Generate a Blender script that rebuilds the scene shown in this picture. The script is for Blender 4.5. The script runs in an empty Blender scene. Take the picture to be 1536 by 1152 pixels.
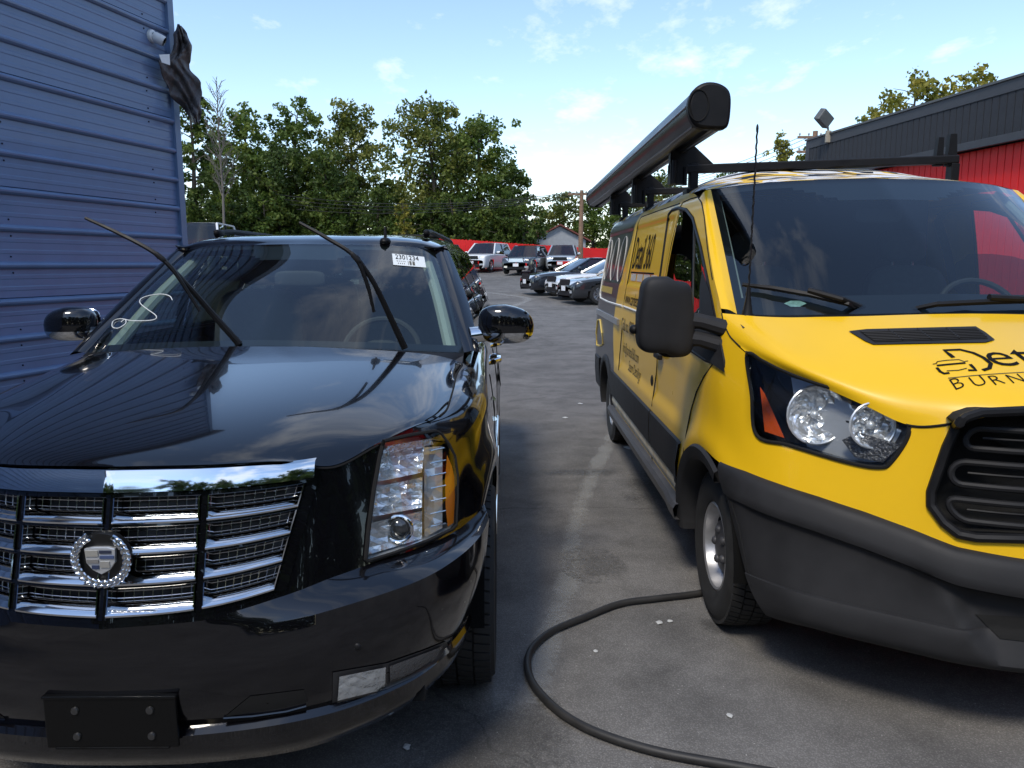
import bpy, bmesh, math, random
from mathutils import Vector, Matrix
from mathutils.bvhtree import BVHTree
from mathutils.geometry import intersect_point_tri_2d
R = math.radians
S = bpy.context.scene
COL = S.collection
random.seed(7)

# ------------------------------------------------------------------ camera, world, sun, exposure
FPX = 1160.0; PITCH = math.atan((576 - 397) / FPX); EYE = 1.67
cam_d = bpy.data.cameras.new('camera'); cam_d.sensor_width = 36.0; cam_d.lens = FPX / 1536 * 36.0
cam_d.clip_start = 0.05; cam_d.clip_end = 2000
cam = bpy.data.objects.new('camera', cam_d); COL.objects.link(cam)
cam.location = (0, 0, EYE); cam.rotation_euler = (R(90) - PITCH, 0, 0); S.camera = cam

SUN_AZ, SUN_EL = 207.0, 54.0
world = bpy.data.worlds.new('World'); S.world = world; world.use_nodes = True
wn = world.node_tree; bg = wn.nodes['Background']
sky = wn.nodes.new('ShaderNodeTexSky'); sky.sky_type = 'NISHITA'; sky.sun_disc = False
sky.sun_elevation = R(SUN_EL); sky.sun_rotation = R(SUN_AZ); sky.air_density = 1.0; sky.dust_density = .3; sky.ozone_density = 1.2
tc = wn.nodes.new('ShaderNodeTexCoord'); sep = wn.nodes.new('ShaderNodeSeparateXYZ')
wn.links.new(tc.outputs['Generated'], sep.inputs[0])
def wmath(op, a, b=None, c=None):
    n = wn.nodes.new('ShaderNodeMath'); n.operation = op
    for i, q in enumerate((a, b, c)):
        if q is None: continue
        if isinstance(q, (int, float)): n.inputs[i].default_value = q
        else: wn.links.new(q, n.inputs[i])
    return n.outputs[0]
zc = wmath('MAXIMUM', sep.outputs[2], 0.03)
px_ = wmath('DIVIDE', sep.outputs[0], wmath('ADD', zc, 0.12)); py_ = wmath('DIVIDE', sep.outputs[1], wmath('ADD', zc, 0.12))
cmb = wn.nodes.new('ShaderNodeCombineXYZ'); wn.links.new(px_, cmb.inputs[0]); wn.links.new(py_, cmb.inputs[1])
def wnoise(scale, detail, rough, off):
    mp = wn.nodes.new('ShaderNodeMapping'); mp.inputs['Location'].default_value = off; mp.inputs['Scale'].default_value = (1.0, 0.62, 1); mp.inputs['Rotation'].default_value = (0, 0, R(-35))
    wn.links.new(cmb.outputs[0], mp.inputs[0])
    nz = wn.nodes.new('ShaderNodeTexNoise'); nz.inputs['Scale'].default_value = scale; nz.inputs['Detail'].default_value = detail; nz.inputs['Roughness'].default_value = rough
    wn.links.new(mp.outputs[0], nz.inputs['Vector']); return nz.outputs[0]
n1 = wnoise(4.6, 8, .62, (3.1, 1.7, 0)); n2 = wnoise(1.1, 3, .5, (.4, 5.2, 2))
msk = wmath('MULTIPLY', wmath('ADD', wmath('SUBTRACT', n1, .50), wmath('MULTIPLY', wmath('SUBTRACT', n2, .55), 0.9)), 2.8)
msk = wmath('MINIMUM', wmath('MAXIMUM', msk, 0.0), 0.6)
mixw = wn.nodes.new('ShaderNodeMix'); mixw.data_type = 'RGBA'
wn.links.new(msk, mixw.inputs[0]); wn.links.new(sky.outputs[0], mixw.inputs[6]); mixw.inputs[7].default_value = (5.2, 5.4, 5.7, 1)
wn.links.new(mixw.outputs[2], bg.inputs[0]); bg.inputs[1].default_value = 0.14

sun_d = bpy.data.lights.new('sun', 'SUN'); sun_d.energy = 1.5; sun_d.angle = R(13.0); sun_d.color = (1, .92, .80)
sun = bpy.data.objects.new('sun', sun_d); COL.objects.link(sun)
sdir = Vector((math.sin(R(SUN_AZ)) * math.cos(R(SUN_EL)), math.cos(R(SUN_AZ)) * math.cos(R(SUN_EL)), math.sin(R(SUN_EL))))
sun.rotation_euler = sdir.to_track_quat('Z', 'Y').to_euler()
vs = S.view_settings; vs.view_transform = 'Standard'; vs.look = 'None'; vs.gamma = 1; vs.use_curve_mapping = False; vs.exposure = 0.86

# ------------------------------------------------------------------ materials
MATS = {}
def mat(name, col, rough=.5, metal=0., coat=0., spec=.5, alpha=None, bump=None, var=None, coatr=.03, coord='Object', emit=None, trans=0., colvar=None):
    if name in MATS: return MATS[name]
    m = bpy.data.materials.new(name); m.use_nodes = True; nt = m.node_tree; b = nt.nodes['Principled BSDF']
    b.inputs['Base Color'].default_value = (*col, 1); b.inputs['Roughness'].default_value = rough; b.inputs['Metallic'].default_value = metal
    b.inputs['Coat Weight'].default_value = coat; b.inputs['Coat Roughness'].default_value = coatr; b.inputs['Specular IOR Level'].default_value = spec
    if trans: b.inputs['Transmission Weight'].default_value = trans
    t = nt.nodes.new('ShaderNodeTexCoord')
    if var:   # (scale, amount): mottled value and roughness
        nz = nt.nodes.new('ShaderNodeTexNoise'); nz.inputs['Scale'].default_value = var[0]; nz.inputs['Detail'].default_value = 6; nz.inputs['Roughness'].default_value = .65
        nt.links.new(t.outputs[coord], nz.inputs['Vector'])
        mx = nt.nodes.new('ShaderNodeMix'); mx.data_type = 'RGBA'
        c2 = colvar or tuple(min(1, q * (1 + var[1])) for q in col); c1 = tuple(q * (1 - var[1]) for q in col)
        mx.inputs[6].default_value = (*c1, 1); mx.inputs[7].default_value = (*c2, 1)
        rp = nt.nodes.new('ShaderNodeMapRange'); rp.inputs[1].default_value = .3; rp.inputs[2].default_value = .7
        nt.links.new(nz.outputs[0], rp.inputs[0]); nt.links.new(rp.outputs[0], mx.inputs[0]); nt.links.new(mx.outputs[2], b.inputs['Base Color'])
        rr = nt.nodes.new('ShaderNodeMapRange'); rr.inputs[3].default_value = max(0.02, rough * .75); rr.inputs[4].default_value = min(1, rough * 1.3)
        nt.links.new(nz.outputs[0], rr.inputs[0]); nt.links.new(rr.outputs[0], b.inputs['Roughness'])
    if bump:  # (scale, strength, distance)
        nz = nt.nodes.new('ShaderNodeTexNoise'); nz.inputs['Scale'].default_value = bump[0]; nz.inputs['Detail'].default_value = 4
        nt.links.new(t.outputs[coord], nz.inputs['Vector'])
        bp = nt.nodes.new('ShaderNodeBump'); bp.inputs['Strength'].default_value = bump[1]; bp.inputs['Distance'].default_value = bump[2]
        nt.links.new(nz.outputs[0], bp.inputs['Height']); nt.links.new(bp.outputs[0], b.inputs['Normal'])
    if emit: b.inputs['Emission Color'].default_value = (*emit, 1); b.inputs['Emission Strength'].default_value = 1
    MATS[name] = m; return m
def glass(name, tint=(.75, .8, .78), ior=1.5, rough=0.0):
    if name in MATS: return MATS[name]
    m = bpy.data.materials.new(name); m.use_nodes = True; nt = m.node_tree; nt.nodes.remove(nt.nodes['Principled BSDF'])
    out = nt.nodes['Material Output']; tr = nt.nodes.new('ShaderNodeBsdfTransparent'); tr.inputs[0].default_value = (*tint, 1)
    gl = nt.nodes.new('ShaderNodeBsdfGlossy'); gl.inputs['Roughness'].default_value = rough; fr = nt.nodes.new('ShaderNodeFresnel'); fr.inputs[0].default_value = ior
    mx = nt.nodes.new('ShaderNodeMixShader'); ge = nt.nodes.new('ShaderNodeNewGeometry')
    # thin sheet: same reflection from both faces
    m1 = nt.nodes.new('ShaderNodeMath'); m1.operation = 'MULTIPLY'; m1.inputs[1].default_value = 1.7; m1.use_clamp = True
    va = nt.nodes.new('ShaderNodeMix'); va.data_type = 'FLOAT'; va.inputs[2].default_value = ior; va.inputs[3].default_value = 1 / ior
    nt.links.new(ge.outputs['Backfacing'], va.inputs[0]); fr.inputs[0].default_value = ior
    nt.links.new(va.outputs[0], fr.inputs[0])
    nt.links.new(fr.outputs[0], m1.inputs[0]); nt.links.new(m1.outputs[0], mx.inputs[0])
    nt.links.new(tr.outputs[0], mx.inputs[1]); nt.links.new(gl.outputs[0], mx.inputs[2]); nt.links.new(mx.outputs[0], out.inputs[0])
    MATS[name] = m; return m

# ------------------------------------------------------------------ mesh helpers
def crs(p, t):
    n = len(p) - 1
    if n < 1: return p[0]
    t = max(0., min(1., t)) * n; i = min(int(t), n - 1); u = t - i
    a = p[i - 1] if i > 0 else p[i] * 2 - p[i + 1]; b = p[i]; c = p[i + 1]; d = p[i + 2] if i + 2 <= n else c * 2 - b
    return .5 * ((2 * b) + (c - a) * u + (2 * a - 5 * b + 4 * c - d) * u * u + (3 * b - a - 3 * c + d) * u ** 3)
def lerp1(x, xs, ys):
    if x <= xs[0]: return ys[0]
    for i in range(1, len(xs)):
        if x <= xs[i]: return ys[i - 1] + (ys[i] - ys[i - 1]) * (x - xs[i - 1]) / (xs[i] - xs[i - 1])
    return ys[-1]
def sm1(x, xs, ys):   # smooth (Catmull-Rom over a non-uniform table)
    if x <= xs[0]: return ys[0]
    if x >= xs[-1]: return ys[-1]
    for i in range(1, len(xs)):
        if x <= xs[i]: break
    i -= 1; h = xs[i + 1] - xs[i]; u = (x - xs[i]) / h
    def sl(k):
        if k == 0: return (ys[1] - ys[0]) / (xs[1] - xs[0])
        if k == len(xs) - 1: return (ys[-1] - ys[-2]) / (xs[-1] - xs[-2])
        return (ys[k + 1] - ys[k - 1]) / (xs[k + 1] - xs[k - 1])
    m0, m1 = sl(i) * h, sl(i + 1) * h
    return (2*u**3-3*u*u+1)*ys[i] + (u**3-2*u*u+u)*m0 + (-2*u**3+3*u*u)*ys[i+1] + (u**3-u*u)*m1
def sstep(a, b, x):
    t = max(0., min(1., (x - a) / (b - a))); return t * t * (3 - 2 * t)
def V3(*a): return Vector(a)
def patch(rows, nu, nv):
    rows = [[Vector(p) for p in r] for r in rows]
    rr = [[crs(r, j / nv) for j in range(nv + 1)] for r in rows]
    return [[crs([r[j] for r in rr], i / nu) for j in range(nv + 1)] for i in range(nu + 1)]
class MB:
    def __init__(s): s.v = []; s.f = []; s.mi = []
    def add(s, vs, fs, mi=0):
        o = len(s.v); s.v += [Vector(q) for q in vs]; s.f += [tuple(i + o for i in f) for f in fs]; s.mi += [mi] * len(fs); return s
    def grid(s, P, flip=False, mi=0, keep=None, closed=False):
        n, m = len(P), len(P[0]); fs = []
        for i in range(n - 1):
            for j in range(m - 1 + (1 if closed else 0)):
                k = (j + 1) % m
                if keep and not keep(i, j): continue
                q = (i * m + j, i * m + k, (i + 1) * m + k, (i + 1) * m + j)
                fs.append(q[::-1] if flip else q)
        return s.add([p for r in P for p in r], fs, mi)
    def box(s, c, d, rot=None, mi=0, taper=1.0):
        hx, hy, hz = (q / 2 for q in d); vs = []
        for z in (-hz, hz):
            k = taper if z > 0 else 1
            for x, y in ((-hx, -hy), (hx, -hy), (hx, hy), (-hx, hy)): vs.append(Vector((x * k, y * k, z)))
        if rot is not None: vs = [rot @ q for q in vs]
        c = Vector(c)
        return s.add([q + c for q in vs], [(3, 2, 1, 0), (4, 5, 6, 7), (0, 1, 5, 4), (1, 2, 6, 5), (2, 3, 7, 6), (3, 0, 4, 7)], mi)
    def bar(s, a, b, w, h, up=(0, 0, 1), mi=0):
        a, b = Vector(a), Vector(b); d = (b - a).normalized(); sd = d.cross(Vector(up)).normalized(); u = sd.cross(d)
        vs = []
        for p in (a, b):
            for x, y in ((-1, -1), (1, -1), (1, 1), (-1, 1)): vs.append(p + sd * x * w / 2 + u * y * h / 2)
        return s.add(vs, [(0, 1, 2, 3), (7, 6, 5, 4), (0, 4, 5, 1), (1, 5, 6, 2), (2, 6, 7, 3), (3, 7, 4, 0)], mi)
    def tube(s, pts, r, n=8, closed=False, mi=0, caps=True, squash=None):
        pts = [Vector(p) for p in pts]; N = len(pts); rs = r if isinstance(r, (list, tuple)) else [r] * N
        P = []; prev = None
        for i, p in enumerate(pts):
            if closed: d = pts[(i + 1) % N] - pts[i - 1]
            else: d = pts[min(i + 1, N - 1)] - pts[max(i - 1, 0)]
            if d.length < 1e-9: d = Vector((0, 0, 1))
            d.normalize()
            if prev is None:
                a = Vector((0, 0, 1)) if abs(d.z) < .9 else Vector((1, 0, 0)); e = d.cross(a).normalized()
            else: e = (prev - d * prev.dot(d)).normalized()
            prev = e; g = d.cross(e)
            P.append([p + (e * math.cos(t) + g * math.sin(t)) * rs[i] for t in (2 * math.pi * k / n for k in range(n))])
        if closed: P.append(P[0])
        s.grid(P, closed=True, mi=mi)
        if caps and not closed:
            s.add(P[0], [tuple(range(n))[::-1]], mi); s.add(P[-1], [tuple(range(n))], mi)
        return s
    def lathe(s, prof, c=(0, 0, 0), ax='x', n=32, mi=0, flip=False):
        P = []
        for r, h in prof:
            row = []
            for k in range(n):
                t = 2 * math.pi * k / n; a, b = r * math.cos(t), r * math.sin(t)
                q = {'x': (h, a, b), 'y': (a, h, b), 'z': (a, b, h)}[ax]
                row.append(Vector(q) + Vector(c))
            P.append(row)
        return s.grid(P, closed=True, mi=mi, flip=flip)
    def halfwell(s, r, x0, x1, c, n=24):   # upper half of a wheel well: drum and inner wall
        A = [[Vector((x, c[1] + r * math.cos(math.pi * k / n), c[2] + r * math.sin(math.pi * k / n))) for k in range(n + 1)] for x in (x0, x1)]
        s.grid(A); s.grid([A[1], [Vector((x1, c[1] + r * math.cos(math.pi * k / n), c[2] - r * .0)) for k in range(n + 1)]]); return s
    def prism(s, poly, off, mi=0):
        n = len(poly); a = [Vector(p) for p in poly]; o = Vector(off); b = [p + o for p in a]
        return s.add(a + b, [tuple(range(n))[::-1], tuple(range(n, 2 * n))] + [(i, (i + 1) % n, n + (i + 1) % n, n + i) for i in range(n)], mi)
    def sphere(s, c, r, n=16, m=10, rot=None, mi=0):
        r = r if isinstance(r, (tuple, list)) else (r, r, r); P = []
        for i in range(m + 1):
            a = math.pi * i / m
            row = [Vector((r[0] * math.sin(a) * math.cos(2*math.pi*k/n), r[1] * math.sin(a) * math.sin(2*math.pi*k/n), r[2] * math.cos(a))) for k in range(n)]
            if rot is not None: row = [rot @ q for q in row]
            P.append([q + Vector(c) for q in row])
        return s.grid(P, closed=True, mi=mi, flip=True)
    def mirror(s):
        o = len(s.v); s.v += [Vector((-q.x, q.y, q.z)) for q in s.v]; k = len(s.f)
        s.f += [tuple(i + o for i in f[::-1]) for f in s.f[:k]]; s.mi += s.mi[:k]; return s
    def xf(s, M):
        s.v = [M @ q for q in s.v]; return s
    def build(s, name, m, parent=None, smooth=True, bevel=0, auto=35, weld=1e-4, recalc=False, solid=0, sub=0):
        me = bpy.data.meshes.new(name); me.from_pydata([tuple(q) for q in s.v], [], s.f)
        ms = m if isinstance(m, (list, tuple)) else [m]
        for q in ms: me.materials.append(q)
        if len(ms) > 1: me.polygons.foreach_set('material_index', s.mi)
        bm = bmesh.new(); bm.from_mesh(me)
        if weld: bmesh.ops.remove_doubles(bm, verts=bm.verts, dist=weld)
        if recalc: bmesh.ops.recalc_face_normals(bm, faces=bm.faces)
        for f in bm.faces: f.smooth = smooth
        if smooth and auto:
            th = R(auto)
            for e in bm.edges:
                if len(e.link_faces) == 2 and e.calc_face_angle(0) > th: e.smooth = False
        bm.to_mesh(me); bm.free()
        o = bpy.data.objects.new(name, me); COL.objects.link(o)
        if parent: o.parent = parent
        if solid: md = o.modifiers.new('s', 'SOLIDIFY'); md.thickness = solid; md.offset = -1
        if bevel: md = o.modifiers.new('b', 'BEVEL'); md.width = bevel; md.segments = 2; md.limit_method = 'ANGLE'; md.angle_limit = R(40)
        if sub: md = o.modifiers.new('u', 'SUBSURF'); md.levels = sub; md.render_levels = sub
        return o
def tag(o, label, cat, group=None):
    o['label'] = label; o['category'] = cat
    if group: o['group'] = group
    return o
def relax(G, n=40):
    for _ in range(n):
        H_ = [r[:] for r in G]
        for i in range(1, len(G) - 1):
            for j in range(0, len(G[0]) - 1):
                l = G[i][j - 1] if j else Vector((-G[i][1].x, G[i][1].y, G[i][1].z))
                H_[i][j] = (l + G[i][j + 1] + G[i - 1][j] + G[i + 1][j]) / 4
        G = H_
    return G
def struct(o): o['kind'] = 'structure'; return o
def stuff(o): o['kind'] = 'stuff'; return o
def empty(name, loc=(0, 0, 0), rz=0.):
    o = bpy.data.objects.new(name, None); COL.objects.link(o); o.location = loc; o.rotation_euler = (0, 0, rz); o.empty_display_size = .2; return o
def copy_tree(o, parent=None):
    c = o.copy(); COL.objects.link(c)
    if parent: c.parent = parent
    for ch in list(o.children): copy_tree(ch, c)
    return c
def world_ray(px, py):
    u = (px - 768) / FPX; v = (py - 576) / FPX; c, s = math.cos(PITCH), math.sin(PITCH)
    return Vector((u, c - v * s, -(s + v * c)))
def ground_z(x, y):
    h = .0036 * max(0., min(y, 62.) - 10) ** 1.6
    return h + .75 * sstep(-5, -11, x) * sstep(13, 24, y)
# ------------------------------------------------------------------ ground
def asphalt():
    m = mat('asphalt', (.062, .060, .058), .9); nt = m.node_tree; b = nt.nodes['Principled BSDF']; b.inputs['Specular IOR Level'].default_value = .3
    t = nt.nodes.new('ShaderNodeTexCoord')
    def nz(scale, det, rough=.6, kind='n'):
        n = nt.nodes.new('ShaderNodeTexNoise'); n.inputs['Scale'].default_value = scale; n.inputs['Detail'].default_value = det; n.inputs['Roughness'].default_value = rough
        nt.links.new(t.outputs['Object'], n.inputs['Vector']); return n.outputs[0]
    def mr(i, a, c, d, e):
        n = nt.nodes.new('ShaderNodeMapRange'); n.inputs[1].default_value = a; n.inputs[2].default_value = c; n.inputs[3].default_value = d; n.inputs[4].default_value = e; nt.links.new(i, n.inputs[0]); return n.outputs[0]
    def mul(a, c):
        n = nt.nodes.new('ShaderNodeMath'); n.operation = 'MULTIPLY'; nt.links.new(a, n.inputs[0]); nt.links.new(c, n.inputs[1]); return n.outputs[0]
    vo = nt.nodes.new('ShaderNodeTexVoronoi'); vo.inputs['Scale'].default_value = 130; nt.links.new(t.outputs['Object'], vo.inputs['Vector'])
    speck = mr(vo.outputs['Distance'], 0.05, .55, 1.40, .84)
    fine = mr(nz(260, 3), .3, .7, .75, 1.25); mid = mr(nz(2.2, 7, .68), .3, .7, .64, 1.32); big = mr(nz(.35, 4), .35, .65, .85, 1.15)
    stain = mr(nz(1.1, 6, .6), .57, .68, 1.0, .58)
    # rare pale stones
    v2 = nt.nodes.new('ShaderNodeTexVoronoi'); v2.inputs['Scale'].default_value = 23; v2.inputs['Randomness'].default_value = 1; nt.links.new(t.outputs['Object'], v2.inputs['Vector'])
    stone = mr(v2.outputs['Distance'], .04, .07, 2.6, 1.0)
    # cracks: warped cell borders, only here and there
    v3 = nt.nodes.new('ShaderNodeTexVoronoi'); v3.feature = 'DISTANCE_TO_EDGE'; v3.inputs['Scale'].default_value = .42
    wv = nt.nodes.new('ShaderNodeTexNoise'); wv.inputs['Scale'].default_value = 3; wv.inputs['Detail'].default_value = 6; nt.links.new(t.outputs['Object'], wv.inputs['Vector'])
    mxv = nt.nodes.new('ShaderNodeMix'); mxv.data_type = 'VECTOR'; mxv.inputs[0].default_value = .22; nt.links.new(t.outputs['Object'], mxv.inputs[4]); nt.links.new(wv.outputs['Color'], mxv.inputs[5]); nt.links.new(mxv.outputs[1], v3.inputs['Vector'])
    crack = mr(v3.outputs['Distance'], .0008, .0035, .72, 1.0)
    val = mul(mul(mul(speck, fine), mul(mid, big)), mul(mul(stain, stone), crack))
    mx = nt.nodes.new('ShaderNodeMix'); mx.data_type = 'RGBA'; mx.blend_type = 'MULTIPLY'; mx.inputs[0].default_value = 1; mx.inputs[6].default_value = (.155, .148, .139, 1)
    nt.links.new(val, mx.inputs[7]); nt.links.new(mx.outputs[2], b.inputs['Base Color'])
    bp = nt.nodes.new('ShaderNodeBump'); bp.inputs['Strength'].default_value = .5; bp.inputs['Distance'].default_value = .004
    nt.links.new(vo.outputs['Distance'], bp.inputs['Height']); nt.links.new(bp.outputs[0], b.inputs['Normal'])
    return m
xs = sorted(set([-400, -250, -150, -90, -60, 60, 90, 150, 250, 400] + [q * .5 for q in range(-60, 61)] + list(range(-60, 61, 4))))
ys = sorted(set([-60, -30, -10, 0, 120, 170, 240, 340, 500] + [q * 1.0 for q in range(2, 80)]))
g = MB(); g.grid([[V3(x, y, ground_z(x, y)) for x in xs] for y in ys])
struct(g.build('ground', asphalt(), auto=0))

def worn(name, col, thr):
    m = mat(name, col, .85); nt = m.node_tree; b = nt.nodes['Principled BSDF']; out = nt.nodes['Material Output']
    t = nt.nodes.new('ShaderNodeTexCoord'); n = nt.nodes.new('ShaderNodeTexNoise'); n.inputs['Scale'].default_value = 42; n.inputs['Detail'].default_value = 8; n.inputs['Roughness'].default_value = .75
    n2 = nt.nodes.new('ShaderNodeTexNoise'); n2.inputs['Scale'].default_value = 3.0; n2.inputs['Detail'].default_value = 4
    nt.links.new(t.outputs['Object'], n.inputs['Vector']); nt.links.new(t.outputs['Object'], n2.inputs['Vector'])
    ad = nt.nodes.new('ShaderNodeMath'); ad.operation = 'MULTIPLY_ADD'; ad.inputs[1].default_value = .8; nt.links.new(n2.outputs[0], ad.inputs[0]); nt.links.new(n.outputs[0], ad.inputs[2])
    # the paint thins out towards the edges of the stripe
    uv = nt.nodes.new('ShaderNodeAttribute'); uv.attribute_name = 'edge'
    a2 = nt.nodes.new('ShaderNodeMath'); a2.operation = 'MULTIPLY_ADD'; a2.inputs[1].default_value = .38; nt.links.new(uv.outputs['Fac'], a2.inputs[0]); nt.links.new(ad.outputs[0], a2.inputs[2])
    mr = nt.nodes.new('ShaderNodeMapRange'); mr.inputs[1].default_value = thr; mr.inputs[2].default_value = thr + .22; mr.inputs[3].default_value = 0; mr.inputs[4].default_value = .26; nt.links.new(a2.outputs[0], mr.inputs[0])
    tr = nt.nodes.new('ShaderNodeBsdfTransparent'); mx = nt.nodes.new('ShaderNodeMixShader')
    nt.links.new(mr.outputs[0], mx.inputs[0]); nt.links.new(tr.outputs[0], mx.inputs[1]); nt.links.new(b.outputs[0], mx.inputs[2]); nt.links.new(mx.outputs[0], out.inputs[0]); return m
def stripe(pts, w, m, name='painted_line'):
    pts = [Vector(p) for p in pts]; P = []; E = []
    n = 60
    for i in range(n + 1):
        p = crs(pts, i / n); d = crs(pts, min(1, i / n + .01)) - crs(pts, max(0, i / n - .01)); sd = Vector((d.y, -d.x, 0)).normalized()
        row = []
        for k in range(7):
            u = k / 6 * 2 - 1; q = p + sd * u * w / 2; q.z = ground_z(q.x, q.y) + .004 + (.01 if q.y > 12 else 0); row.append(q); E.append(1 - u * u)
        P.append(row)
    b = MB().grid(P, flip=True); o = b.build(name, m, weld=0, auto=0)
    at = o.data.attributes.new('edge', 'FLOAT', 'POINT'); at.data.foreach_set('value', E); return struct(o)
wl = worn('worn_white_paint', (.5, .5, .47), 1.02)
stripe([(.08, 2.75, 0), (.15, 3.2, 0), (.30, 3.95, 0), (.40, 4.7, 0), (.62, 5.9, 0), (.95, 7.3, 0), (1.35, 9.0, 0)], .17, wl)
stripe([(-1.4, 33, 0), (.3, 30, 0), (.62, 28.5, 0)], .5, wl); stripe([(.62, 28.3, 0), (-.1, 25, 0), (-.6, 22.5, 0)], .35, wl)
def blot(c, rx, ry, m, name='oil_stain', seed=1):
    rnd = random.Random(seed); P = []; E = []
    for i in range(9):
        row = []
        for k in range(28):
            t = 2 * math.pi * k / 28; rr = i / 8
            row.append(V3(c[0] + rx * rr * math.cos(t), c[1] + ry * rr * math.sin(t), .004)); E.append(1 - rr)
        P.append(row)
    o = MB().grid(P, closed=True, flip=True).build(name, m, weld=0, auto=0); at = o.data.attributes.new('edge', 'FLOAT', 'POINT'); at.data.foreach_set('value', E); return struct(o)
oil = worn('oil_soaked', (.012, .012, .012), .92); oil.node_tree.nodes['Principled BSDF'].inputs['Roughness'].default_value = .55
blot((.46, 4.15), .2, .28, oil); blot((1.1, 5.6), .32, .55, oil); blot((.55, 6.1), .35, .14, oil); blot((-.15, 2.5), .38, .55, oil); blot((.95, 3.4), .08, .1, oil)

# ------------------------------------------------------------------ blue metal building
BW_END = V3(-3.62, 8.65, 0); bw_a = R(14.0); bw_d = V3(math.sin(bw_a), math.cos(bw_a), 0)     # wall runs towards its far corner
bw_n = V3(bw_d.y, -bw_d.x, 0)
BWL = 17.0; PITCHZ = .303; NP = 8
blue = mat('blue_sheet_metal', (.135, .205, .345), .42, 0, .15, var=(2.4, .10), bump=(1.3, .12, .02)); blue_t = mat('blue_trim', (.125, .19, .31), .4, var=(3, .08))
bb = empty('metal_building', BW_END, 0); tag(bb, 'tall blue building clad in ribbed sheet metal beside the black SUV', 'building')
prof = [(0, 0)]
for k in range(3):
    z0 = k * PITCHZ
    prof += [(0, z0 + .055), (.003, z0 + .062), (.003, z0 + .088), (0, z0 + .095), (0, z0 + .150), (.003, z0 + .157), (.003, z0 + .183), (0, z0 + .19),
             (0, z0 + .235), (.020, z0 + .241), (.034, z0 + .256), (.036, z0 + .270), (.026, z0 + .286), (0, z0 + .297)]
def wp(t, out, z): return -bw_d * t + bw_n * out + V3(0, 0, z)
pm = None
off0 = 1.67 + .0 - .26 - 2 * .915    # a rib sits at the height the photograph shows
for k in range(NP):
    if pm is None:
        b = MB(); b.grid([[wp(t, o_, z) for o_, z in prof] for t in (0.02, BWL)]); pm = b.build('siding_panel', blue, bb, smooth=False); o = pm
    else:
        o = pm.copy(); COL.objects.link(o)
    o.location = (0, 0, off0 + k * .909)
TOPZ = off0 + NP * .909
b = MB()
for k in range(NP * 3):
    z = off0 + k * PITCHZ
    for t in (.42, 2.2, 4.6, 7.0, 9.4, 11.8, 14.2):
        for dz in (.035, .205):
            if (k + int(t * 3) + int(dz * 9)) % 3 == 0: continue
            b.sphere(wp(t + random.uniform(-.02, .02), .004, z + dz), .0085, 6, 4)
stuff(b.build('screw', mat('screw_head', (.03, .035, .06), .4, .5), bb))
b = MB(); b.box((0, 0, 0), (.012, .012, .012)); b = MB()
tr = [wp(.06, .038, 0), wp(-.03, .038, 0), wp(-.03, -.05, 0), wp(.0, -.05, 0), wp(.0, .0, 0), wp(.06, .0, 0)]
b.prism(tr, (0, 0, TOPZ)); b.build('corner_trim', blue_t, bb, smooth=False)
b = MB(); back = wp(0, -9, 0); 
b.add([wp(-.005, -.02, 0), wp(-.005, -9, 0), wp(-.005, -9, TOPZ), wp(-.005, -.02, TOPZ)], [(0, 1, 2, 3)]); b.add([wp(BWL, -.02, 0), wp(BWL, -9, 0), wp(BWL, -9, TOPZ), wp(BWL, -.02, TOPZ)], [(3, 2, 1, 0)])
b.add([wp(0, -9, 0), wp(BWL, -9, 0), wp(BWL, -9, TOPZ), wp(0, -9, TOPZ)], [(3, 2, 1, 0)]); b.build('outer_wall', blue, bb, smooth=False)
b = MB(); rr = [wp(-.2, .25, TOPZ - .02), wp(-.2, .25, TOPZ + .12), wp(-.2, -4.5, TOPZ + 1.0), wp(-.2, -9.2, TOPZ + .1), wp(-.2, -9.2, TOPZ - .02)]
b.prism(rr, -bw_d * (BWL + .4)); b.build('roof', mat('roof_metal', (.2, .21, .23), .4, .3), bb, smooth=False)
BWP = lambda t, out, z: BW_END + wp(t, out, z)
# security camera on the wall
sc = empty('security_camera', BWP(.30, .03, 3.98)); tag(sc, 'small white bullet camera on the blue wall above the torn tarp', 'camera')
wht = mat('white_plastic', (.75, .75, .73), .35, var=(20, .06))
q = bw_d; MB().lathe([(.0, -.045), (.06, -.045), (.066, -.02), (.06, .0), (.035, .012)], (0, 0, 0), 'x', 20).xf(Matrix.Rotation(-bw_a, 4, 'Z')).build('mount', wht, sc)
ax = (bw_n * .75 + bw_d * .35 + V3(0, 0, -.42)).normalized(); qm = ax.to_track_quat('X', 'Z').to_matrix().to_4x4()
MB().lathe([(.0, 0), (.045, 0), (.052, .02), (.052, .10), (.046, .115)], (0, 0, 0), 'x', 20).xf(qm).build('barrel', wht, sc)
MB().lathe([(.046, .11), (.04, .09), (0, .09)], (0, 0, 0), 'x', 20).xf(qm).build('lens', mat('black_lens', (.01, .01, .01), .1), sc)
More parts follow.
